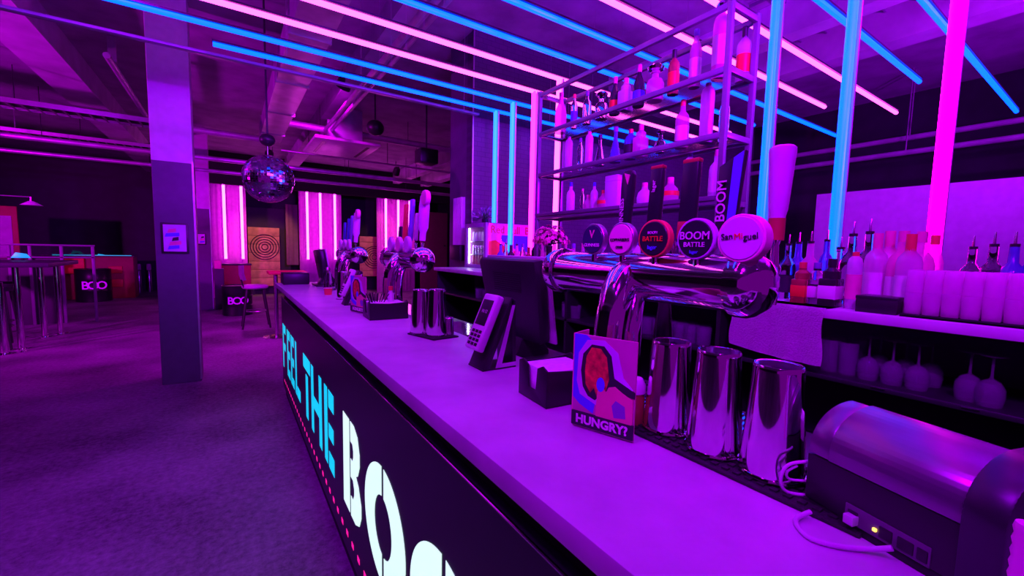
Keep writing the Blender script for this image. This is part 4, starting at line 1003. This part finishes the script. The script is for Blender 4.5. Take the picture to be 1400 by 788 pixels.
for i, (x, y, z, lb) in enumerate([(2.05, 7.2, 3.42, 'round dark ceiling speaker above the square ceiling unit'), (-2.62, 8.2, 3.02, 'dark spotlight clipped to the left cable tray')]):
    t = thing('ceiling_speaker', lb, 'speaker', (x, y, z)); B().sphere((x, y, z), .14, 1, 1, .9, 20, 12).go('speaker_body', BLACK, t); B().tube([(x, y, z+.1), (x, y, CZ)], .012, 6).go('bracket', DARKM, t)
t = thing('ceiling_projector', 'dark square projector box hanging above the far right lane', 'projector', (3.1, 7.8, 2.9))
p0 = pY(583, 215, 7.0); B().box(p0.x-.16, p0.x+.16, 6.85, 7.15, p0.z-.12, p0.z+.12, .02).go('projector_body', BLACK, t); B().cyl((p0.x, 6.86, p0.z), .04, -.03, 'Y').go('lens', DGLASS, t); B().tube([(p0.x, 7, p0.z+.1), (p0.x, 7, CZ)], .015, 8).go('mount', DARKM, t)
# pipes across the room on the right
for i, (z, x, lb) in enumerate([(1.45+1.63, 7.6, 'upper slim pipe along the far side wall at right'), (1.45+1.42, 7.5, 'lower slim pipe along the far side wall at right')]):
    t = thing('wall_pipe', lb, 'pipe', (x, 1, z)); B().tube([(x, -2.5, z), (x, 4.4, z)], .035, 10).go('pipe_run', DUCTM, t); 
    for k in range(4): B().tube([(x, -1.5+1.7*k, z), (x, -1.5+1.7*k, CZ)], .008, 5).go('hanger', ALU, t)

# ------------------------------------------------------------------ mirror ball
BC = Vector((.364, 5.2, 2.153)); BR = .245
mb = thing('mirror_ball', 'large mirror ball hanging over the bar end', 'mirror ball', (BC.x, BC.y, BC.z))
bm = bmesh.new(); bmesh.ops.create_uvsphere(bm, u_segments=56, v_segments=34, radius=BR)
rn = random.Random(5)
fs = bm.faces[:]; res = bmesh.ops.inset_individual(bm, faces=fs, thickness=.0012, depth=0)
for f in fs:
    if len(f.verts) == 4:
        n = f.normal; tq = n.orthogonal().normalized(); a = rn.uniform(-.0012, .0012); b2 = rn.uniform(-.0012, .0012); c_ = f.calc_center_median()
        bt = n.cross(tq); R_ = .013
        for v in f.verts: d = v.co-c_; v.co += n*((d.dot(tq)/R_)*a+(d.dot(bt)/R_)*b2+.0008)
bm.transform(Matrix.Translation(BC)); b = B(); b._add(bm); b.go('mirror_tiles', mat('mirror_tile', (.75, .72, .8), .06, 1., var=.02), mb, False)
B().sphere(BC, BR-.001, u=40, v=24).go('ball_core', DARKM, mb)
B().tube([(BC.x, BC.y, BC.z+BR-.01), (BC.x, BC.y, BC.z+BR+.1)], .006, 8).go('hook', STEEL, mb)
t = thing('ball_motor', 'round black motor above the mirror ball', 'motor', (BC.x, BC.y, BC.z+.38))
B().sphere((BC.x, BC.y, BC.z+.40), .075, 1, 1, .85, 20, 12).go('motor_body', BLACK, t); B().tube([(BC.x, BC.y, BC.z+.45), (BC.x, BC.y, CZ)], .01, 8).go('drop_rod', DARKM, t)

# ------------------------------------------------------------------ far lanes
FY = 14.0
def corr(x0, x1, z0_, z1_, y, name):
    g = B(); n = int((x1-x0)/.12)
    for k in range(n): g.box(x0+k*.12, x0+k*.12+.08, y-.008, y+.01, z0_, z1_, .004)
    g.box(x0, x1, y, y+.03, z0_, z1_)
    return g
lanes = [(-.5, .42, 'left'), (1.75, 2.95, 'middle'), (4.05, 5.35, 'right')]
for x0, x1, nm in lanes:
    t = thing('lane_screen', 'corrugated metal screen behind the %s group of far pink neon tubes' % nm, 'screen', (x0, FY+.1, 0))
    corr(x0, x1, 0.0, 3.12, FY+.12, 's').go('corrugated_sheet', CORR_SPILL, t); B().box(x0, x1, FY+.04, FY+.10, 3.10, 3.14).go('top_rail', ALU, t, False)
for px, nm in [(305.5, 'leftmost of the far wall'), (329.5, 'second from the left of the far wall'), (419.5, 'first of the middle trio'), (437.5, 'centre of the middle trio'), (457.5, 'last of the middle trio'), (527.5, 'first of the right trio'), (544.5, 'centre of the right trio'), (560, 'last of the right trio')]:
    x = pY(px, 262, FY).x; t = thing('far_neon_tube', 'upright pink neon tube on the far screens, '+nm, 'neon light', (x, FY, 1.08), group='upright neon tubes on the far wall')
    B().tube([(x, FY, 1.08), (x, FY, 3.07)], .034, 10).go('light_tube', E_FAR, t); B().cyl((x, FY, 3.07), .04, .03).go('end_fitting', ALU, t); B().box(x-.03, x+.03, FY+.03, FY+.08, 1.1, 3.05).go('mount', ALU, t, False)
def target(x0, x1, z0_, z1_, y, cx, cz, R_, label, warm=True):
    t = thing('throwing_target', label, 'target', ((x0+x1)/2, y, z0_)); n = 7
    g = B()
    for k in range(n): g.box(x0, x1, y, y+.05, z0_+(z1_-z0_)*k/n+.004, z0_+(z1_-z0_)*(k+1)/n-.004, .004)
    g.go('plank_board', WOOD, t)
    for xx_ in (x0+.1, x1-.1): B().box(xx_-.03, xx_+.03, y+.05, y+.1, 0, z1_-.1).go('support_leg', FURN, t, False)
    for r in (.2, .38, .56, .74, .92):
        ring = [(cx+R_*r*math.cos(2*PI*i/40), y-.006, cz+R_*r*math.sin(2*PI*i/40)) for i in range(40)]
        B().tube(ring, .012, 6, closed=True).go('painted_ring', PDARK, t)
target(.46, 1.27, .25, 2.0, 14.6, .88, 1.42, .40, 'planked wooden throwing target with dark rings on the left lane')
target(3.62, 4.48, .5, 1.85, 14.6, 4.1, 1.15, .40, 'planked wooden throwing target on the right lane behind the taps')
struct('trim_lane', B().box(.46, 1.6, 15.0, 15.1, 0, 2.6), mat('lane_back', (.05, .03, .06), .6), 'dark backing of the left throwing lane')
t = thing('lane_curtain', 'brownish corrugated panel right of the left target', 'panel', (1.5, 14.4, 0)); corr(1.42, 1.74, .9, 2.7, 14.3, 'x').go('corrugated_sheet', mat('brown_sheet', (.28, .14, .16), .5), t)
t = thing('side_door', 'dull red door right of the far neon tubes', 'door', (5.9, 13.9, 0)); B().box(5.5, 6.5, 13.95, 14.0, 0, 2.75, .01).go('door_leaf', mat('dull_red_door', (.22, .03, .10), .5), t); B().cyl((6.38, 13.9, 1.6), .025, .05, 'Y').go('door_knob', STEEL, t)

# stool and small high table
def barstool():
    t = thing('bar_stool', 'black bar stool with a low back and lit purple seat beyond the bar end', 'stool', (.34, 8.75, 0))
    cx, cy_ = .36, 8.75
    B().lathe([(0, .70), (.19, .70), (.205, .72), (.205, .745), (.18, .76), (0, .765)], (cx, cy_, 0), 28).go('seat', mat('seat_vinyl', (.5, .35, .5), .4), t)
    g = B()
    pts = []
    for k in range(9):
        a = PI*.70+PI*.5*k/8; pts.append((cx+.21*math.cos(a), cy_+.21*math.sin(a)))
    bm = bmesh.new(); vs = [[bm.verts.new((x+(-.03 if z > .9 else 0), y, z)) for z in (.83, .95, 1.10)] for x, y in pts]
    for a, c_ in zip(vs, vs[1:]):
        for k in range(2): bm.faces.new((a[k], c_[k], c_[k+1], a[k+1]))
    bmesh.ops.solidify(bm, geom=bm.faces[:], thickness=.025); g._add(bm); g.go('backrest', mat('seat_vinyl', (.5, .35, .5), .4), t)
    for dx, dy in ((-1, -1), (1, -1), (-1, 1), (1, 1)):
        B().tube([(cx+dx*.12, cy_+dy*.12, .71), (cx+dx*.21, cy_+dy*.19, 0)], [.022, .016], 8).go('leg', BLACK, t)
    B().tube([(cx+.17*math.cos(a), cy_+.17*math.sin(a), .30) for a in [2*PI*i/24 for i in range(24)]], .009, 6, closed=True).go('foot_ring', ALU, t)
    for s in (-.1, .1): B().tube([(cx-.17, cy_+s, .72), (cx-.21, cy_+s, .86)], .012, 6).go('back_support', BLACK, t)
    return t
barstool()
t = thing('poseur_table', 'small high table with a reddish top beside the far bar end', 'table', (.66, 8.2, 0))
tb = pY(375, 371, 7.6)
B().box(tb.x-.09, tb.x+.45, 7.4, 7.9, tb.z-.045, tb.z, .006).go('table_top', DRED, t); B().cyl((tb.x+.02, 7.65, .02), .03, tb.z-.06, seg=16).go('table_post', STEEL, t); B().lathe([(0, 0), (.2, 0), (.2, .012), (.04, .03), (0, .03)], (tb.x+.02, 7.65, 0), 28).go('table_base', STEEL, t)

# oil drums with logo
def drum(x, y, r, h, label, ang):
    t = thing('oil_drum', label, 'drum', (x, y, 0))
    p = [(0, 0), (r*.97, 0), (r, .01), (r, h*.32), (r*1.025, h*.335), (r, h*.35), (r, h*.65), (r*1.025, h*.665), (r, h*.68), (r, h-.01), (r*1.02, h), (r*.95, h), (r*.95, h-.015), (0, h-.015)]
    B().lathe(p, (x, y, 0), 36).go('drum_body', mat('drum_black', (.012, .01, .016), .35), t)
    for s, dx in (('B', -.46), ('O', .02), ('O', .54)):
        a = ang+dx*.9*1.0; px_, py_ = x+(r+.006)*math.sin(a), y-(r+.006)*math.cos(a)
        text(s, 'lettering', (px_, py_, h*.5), (math.cos(a), math.sin(a), 0), (0, 0, 1), h*.34, E_DRUM, t, .002, bold=.003)
    return t
drum(.11, 10.55, .27, .62, 'black oil drum with the violet letters BOO behind the bar stool', -.05)
drum(-2.82, 14.4, .33, .80, 'black oil drum with the violet letters BOO by the red counter at left', .15)
t = thing('rear_cabinet', 'dark red cabinet standing behind the drum by the far pillar', 'cabinet', (.1, 12.2, 0)); B().box(-.2, .42, 12.0, 12.5, 0, .98, .01).go('cabinet_body', DRED, t); B().box(-.22, .44, 11.98, 12.52, .98, 1.01, .004).go('cabinet_top', FURN, t)
t = thing('side_console', 'pale topped console at the foot of the farther pillar', 'console', (-.25, 11.9, 0)); B().box(-.30, -.12, 11.5, 11.9, 0, .92, .008).go('console_body', FURN, t); B().box(-.29, -.16, 11.5, 11.8, .92, 1.1, .01).go('console_head', PMAG, t)

# left side furniture
t = thing('red_counter', 'long dull red counter with a teal lit edge in the far left corner', 'counter', (-2.8, 14.9, 0))
B().box(-3.85, -2.13, 14.9, 15.5, 0, 1.09, .01).go('counter_body', mat('dull_red', (.30, .02, .04), .5), t); B().box(-3.9, -2.1, 14.84, 15.5, 1.09, 1.12).go('counter_top', FURN, t, False)
B().box(-3.6, -2.15, 14.82, 14.84, 1.115, 1.13).go('light_strip', E_TEAL, t, False)
for za_, zb_ in ((.30, .50), (.66, .84)): B().box(-2.62, -2.35, 14.86, 14.9, za_, zb_, .01).go('drawer_front', mat('orange_red_front', (.6, .08, .04), .5), t)
g = B().box(-3.45, -3.05, 14.80, 14.88, .66, 1.04, .01); g.go('side_door', REDM, t)
for i, (px, py_, Y) in enumerate([(28, 350, 9.2), (138, 350, 14.95)]):
    c = pY(px, py_, Y); t = thing('counter_screen', ['small teal lit screen on the high table at left', 'small teal lit screen on the red counter'][i], 'screen', (c.x, Y, c.z)); 
    B().prism([(c.x-.10, c.z-.03), (c.x+.10, c.z-.03), (c.x+.06, c.z+.03), (c.x-.05, c.z+.05)], Y, Y+.02, 'Y', bev=.002).go('screen_face', E_TEAL, t); B().box(c.x-.03, c.x+.03, Y+.02, Y+.05, 1.16 if i == 0 else 1.12, c.z, .002).go('screen_stand', BLACK, t)
for i, px in enumerate((191, 205)):
    c = pY(px, 395, 16.6); t = thing('stand_light', ['pale capped slim stand by the far black wall, the left of two', 'pale capped slim stand by the far black wall, the right of two'][i], 'stand', (c.x, 16.6, 0))
    B().lathe([(0, 0), (.055, 0), (.055, .06), (.05, .3), (.045, .62), (.03, .66), (0, .66)], (c.x, 16.6, 0), 16).go('stand_body', STEEL, t); B().lathe([(0, .66), (.055, .66), (.055, .80), (.045, .84), (0, .84)], (c.x, 16.6, 0), 16).go('cap', mat('pale_pink_cap', (.8, .4, .7), .5), t)
# fence
t = thing('glazed_fence', 'low metal framed fence with clear panels at left', 'fence', (-2.6, 10.6, 0)); g = B()
B().box(-3.6, -2.03, 10.58, 10.62, 1.37, 1.40, .004).go('top_rail', FENCEM, t); B().box(-3.6, -2.03, 10.58, 10.62, 1.16, 1.185, .004).go('bottom_rail', FENCEM, t)
for x in (-3.55, -3.08, -2.84, -2.46, -2.06): B().box(x-.02, x+.02, 10.58, 10.62, 0, 1.385, .003).go('post', FENCEM, t)
B().box(-3.55, -2.06, 10.595, 10.605, 1.185, 1.37).go('glass_panel', GLASS, t, False); B().box(-3.6, -2.5, 10.64, 10.70, 0, 1.15).go('lower_boards', FURN, t, False)
# high table with chrome legs
t = thing('high_table', 'dark high table on shiny metal legs at the left edge', 'table', (-2.6, 8.6, 0))
B().box(-3.6, -2.02, 8.15, 9.5, 1.10, 1.16, .01).go('table_top', FURN, t)
for x, y in ((-2.35, 8.25), (-2.36, 9.15), (-2.25, 9.4), (-3.3, 9.2)): 
    l = B().tube([(x, y, 0.01), (x, y, 1.10)], .035, 14).go('leg', CHROME, t); B().lathe([(0, 0), (.09, 0), (.09, .012), (.04, .02), (0, .02)], (x, y, 0), 24).go('foot_plate', CHROME, l)
t = thing('metal_post', 'pinkish metal post standing at the left picture edge', 'post', (-2.40, 7.96, 0)); B().tube([(-2.42, 7.96, 0), (-2.42, 7.96, .92)], .035, 14).go('post_tube', CHROME, t); B().lathe([(0, 0), (.10, 0), (.10, .012), (.04, .025), (0, .025)], (-2.42, 7.96, 0), 24).go('base_plate', CHROME, t); B().lathe([(0,0), (.03, 0), (.02, .02), (0, .022)], (-2.28, 8.05, 0), 14).go('floor_stud', CHROME, t)
def lowstool(x, y, label):
    t = thing('low_stool', label, 'stool', (x, y, 0)); B().lathe([(0, .78), (.19, .78), (.2, .80), (.2, .84), (.17, .86), (0, .86)], (x, y, 0), 24).go('seat', FURN, t)
    for dx, dy in ((-1, -1), (1, -1), (-1, 1), (1, 1)): B().tube([(x+dx*.12, y+dy*.12, .79), (x+dx*.18, y+dy*.18, 0)], .014, 8).go('leg', BLACK, t)
    B().tube([(x+.16*math.cos(a), y+.16*math.sin(a), .3) for a in [2*PI*i/20 for i in range(20)]], .008, 6, closed=True).go('foot_ring', DARKM, t)
lowstool(-2.62, 8.42, 'black backless stool under the high table, the nearer right one')
lowstool(-3.1, 8.75, 'black backless stool under the high table at the picture edge')
lowstool(-2.78, 9.0, 'black backless stool behind the other two under the high table')
t = thing('wall_poster', 'lilac wall poster with a red frame at the left picture edge', 'picture', (-3.9, 13, 1.1)); B().box(-4.6, -3.62, 12.98, 13.02, 1.08, 2.15, .01).go('frame', DRED, t); B().box(-4.55, -3.70, 12.965, 12.98, 1.13, 1.95).go('print', mat('poster_lilac', (.6, .4, .62), .6), t, False)
B().box(-4.5, -4.4, 12.98, 13.1, 0, 1.1).go('support_leg', FURN, t, False); B().box(-3.8, -3.7, 12.98, 13.1, 0, 1.1).go('support_leg', FURN, t, False)
t = thing('pendant_lamp', 'small pale cone lamp on a long arm at the left', 'lamp', (-2.33, 9, 2.0)); B().lathe([(0, .07), (.03, .06), (.12, 0), (.11, 0), (.025, .05), (0, .05)], (-2.36, 9, 1.96), 24).go('lamp_shade', WHITEP, t); B().tube([(-3.6, 9, 2.08), (-2.36, 9, 2.08)], .008, 6).go('arm', ALU, t); B().tube([(-2.36, 9, 2.02), (-2.36, 9, 2.08)], .01, 6).go('stem', ALU, t)
B().tube([(-3.5, 9, 2.08), (-3.5, 9, CZ)], .01, 6).go('drop_rod', ALU, t)

# ------------------------------------------------------------------ added violet par cans that brighten the room, and warm target lamps
def parcan(x, y, z, tgt, power, color, label, size=70, rad=.09, blend=.6):  # par-can fixture invented to carry a lamp
    d = (Vector(tgt)-Vector((x, y, z))).normalized()
    t = thing('added_spot_lamp', label, 'stage lamp', (x, y, z))
    M = Matrix.Translation((x, y, z)) @ d.to_track_quat('Z', 'Y').to_matrix().to_4x4()
    B().lathe([(.06, -.22), (.09, -.18), (.10, 0), (.095, 0), (.085, -.17), (0, -.19), (0, -.22), (.06, -.22)], (0, 0, 0), 24, M).go('lamp_housing', BLACK, t)
    B().lathe([(0, -.03), (.094, -.03), (.094, -.025), (0, -.02)], (0, 0, 0), 24, M).go('lens', E_LENS, t)
    B().tube([(x, y, z), (x, y, CZ)], .01, 6).go('yoke', BLACK, t)
    L = bpy.data.lights.new('lamp_light', 'SPOT'); L.energy = power; L.color = color; L.spot_size = math.radians(size); L.spot_blend = blend; L.shadow_soft_size = rad
    lo = bpy.data.objects.new('lamp_light', L); COL.objects.link(lo); lo.parent = t
    Mw = Matrix.Translation(Vector((x, y, z))+d*.03) @ (-d).to_track_quat('Z', 'Y').to_matrix().to_4x4()
    lo.matrix_basis = world(t).inverted() @ Mw
VIO = (.42, .0, 1.); MGT = (.75, .0, 1.)
parcan(-1.2, .6, 3.7, (.8, 1.2, 1.0), 215, VIO, 'added black fill lamp above the customers side, aimed at the bar', 95)
parcan(-1.6, -1.2, 3.7, (.4, .6, 1.0), 145, VIO, 'added black fill lamp behind the camera, aimed at the near bar', 90)
parcan(-2.6, 3.2, 3.5, (-.45, 5.6, 2.9), 60, VIO, 'added black fill lamp aimed at the white pillar', 75)
parcan(-.9, 2.2, 3.7, (.6, 4.2, 1.0), 200, VIO, 'added black fill lamp aimed at the far half of the bar', 100)
parcan(1.4, 6.5, 3.7, (.3, 9.5, 0), 420, MGT, 'added black fill lamp aimed at the floor beyond the bar', 120)
parcan(3.6, -1.2, 3.75, (6.5, 1.0, 1.8), 380, VIO, 'added black fill lamp aimed at the pale partition', 100)
parcan(.88, 12.2, 3.6, (.88, 14.6, 1.2), 190, (1., .36, .12), 'black stage lamp with warm light aimed at the left target', 45)
parcan(4.05, 12.2, 3.6, (4.05, 14.6, 1.2), 110, (1., .36, .12), 'black stage lamp with warm light aimed at the right target', 45)
parcan(-.7, -.9, 3.6, (1.95, .75, 1.15), 450, VIO, 'added black fill lamp behind the camera, aimed at the back bar', 42)
parcan(1.0, -1.0, 2.7, (1.6, 2.6, 3.95), 1300, (.3, 0, 1.), 'added black uplight aimed up at the ceiling over the bar', 95)  # uplights added only to brighten the ceiling, this one and the next two
parcan(-5.2, 5.5, 2.2, (-1.3, 9.0, 3.95), 1300, MGT, 'added black uplight aimed up at the ceiling of the hall', 120)
parcan(4.2, -1.8, 2.3, (4.4, 1.2, 3.95), 1500, VIO, 'added black uplight aimed up at the ceiling over the back room', 120)

# ------------------------------------------------------------------ world and colour
W = bpy.data.worlds.new('world'); S.world = W; W.use_nodes = True
W.node_tree.nodes['Background'].inputs[0].default_value = (.36, .0, .62, 1); W.node_tree.nodes['Background'].inputs[1].default_value = .35
vs = S.view_settings; vs.view_transform = 'Standard'; vs.look = 'None'; vs.gamma = 1; vs.use_curve_mapping = False; vs.exposure = 0
cyc = S.cycles; cyc.use_denoising = True; cyc.max_bounces = 8; cyc.diffuse_bounces = 3; cyc.glossy_bounces = 4; cyc.transmission_bounces = 8; cyc.transparent_max_bounces = 6
cyc.caustics_reflective = False; cyc.caustics_refractive = False; cyc.sample_clamp_indirect = 4; cyc.sample_clamp_direct = 0

# objects left empty on purpose are dropped
for o in [o for o in bpy.data.objects if o.type == 'EMPTY' and not o.children]: bpy.data.objects.remove(o)
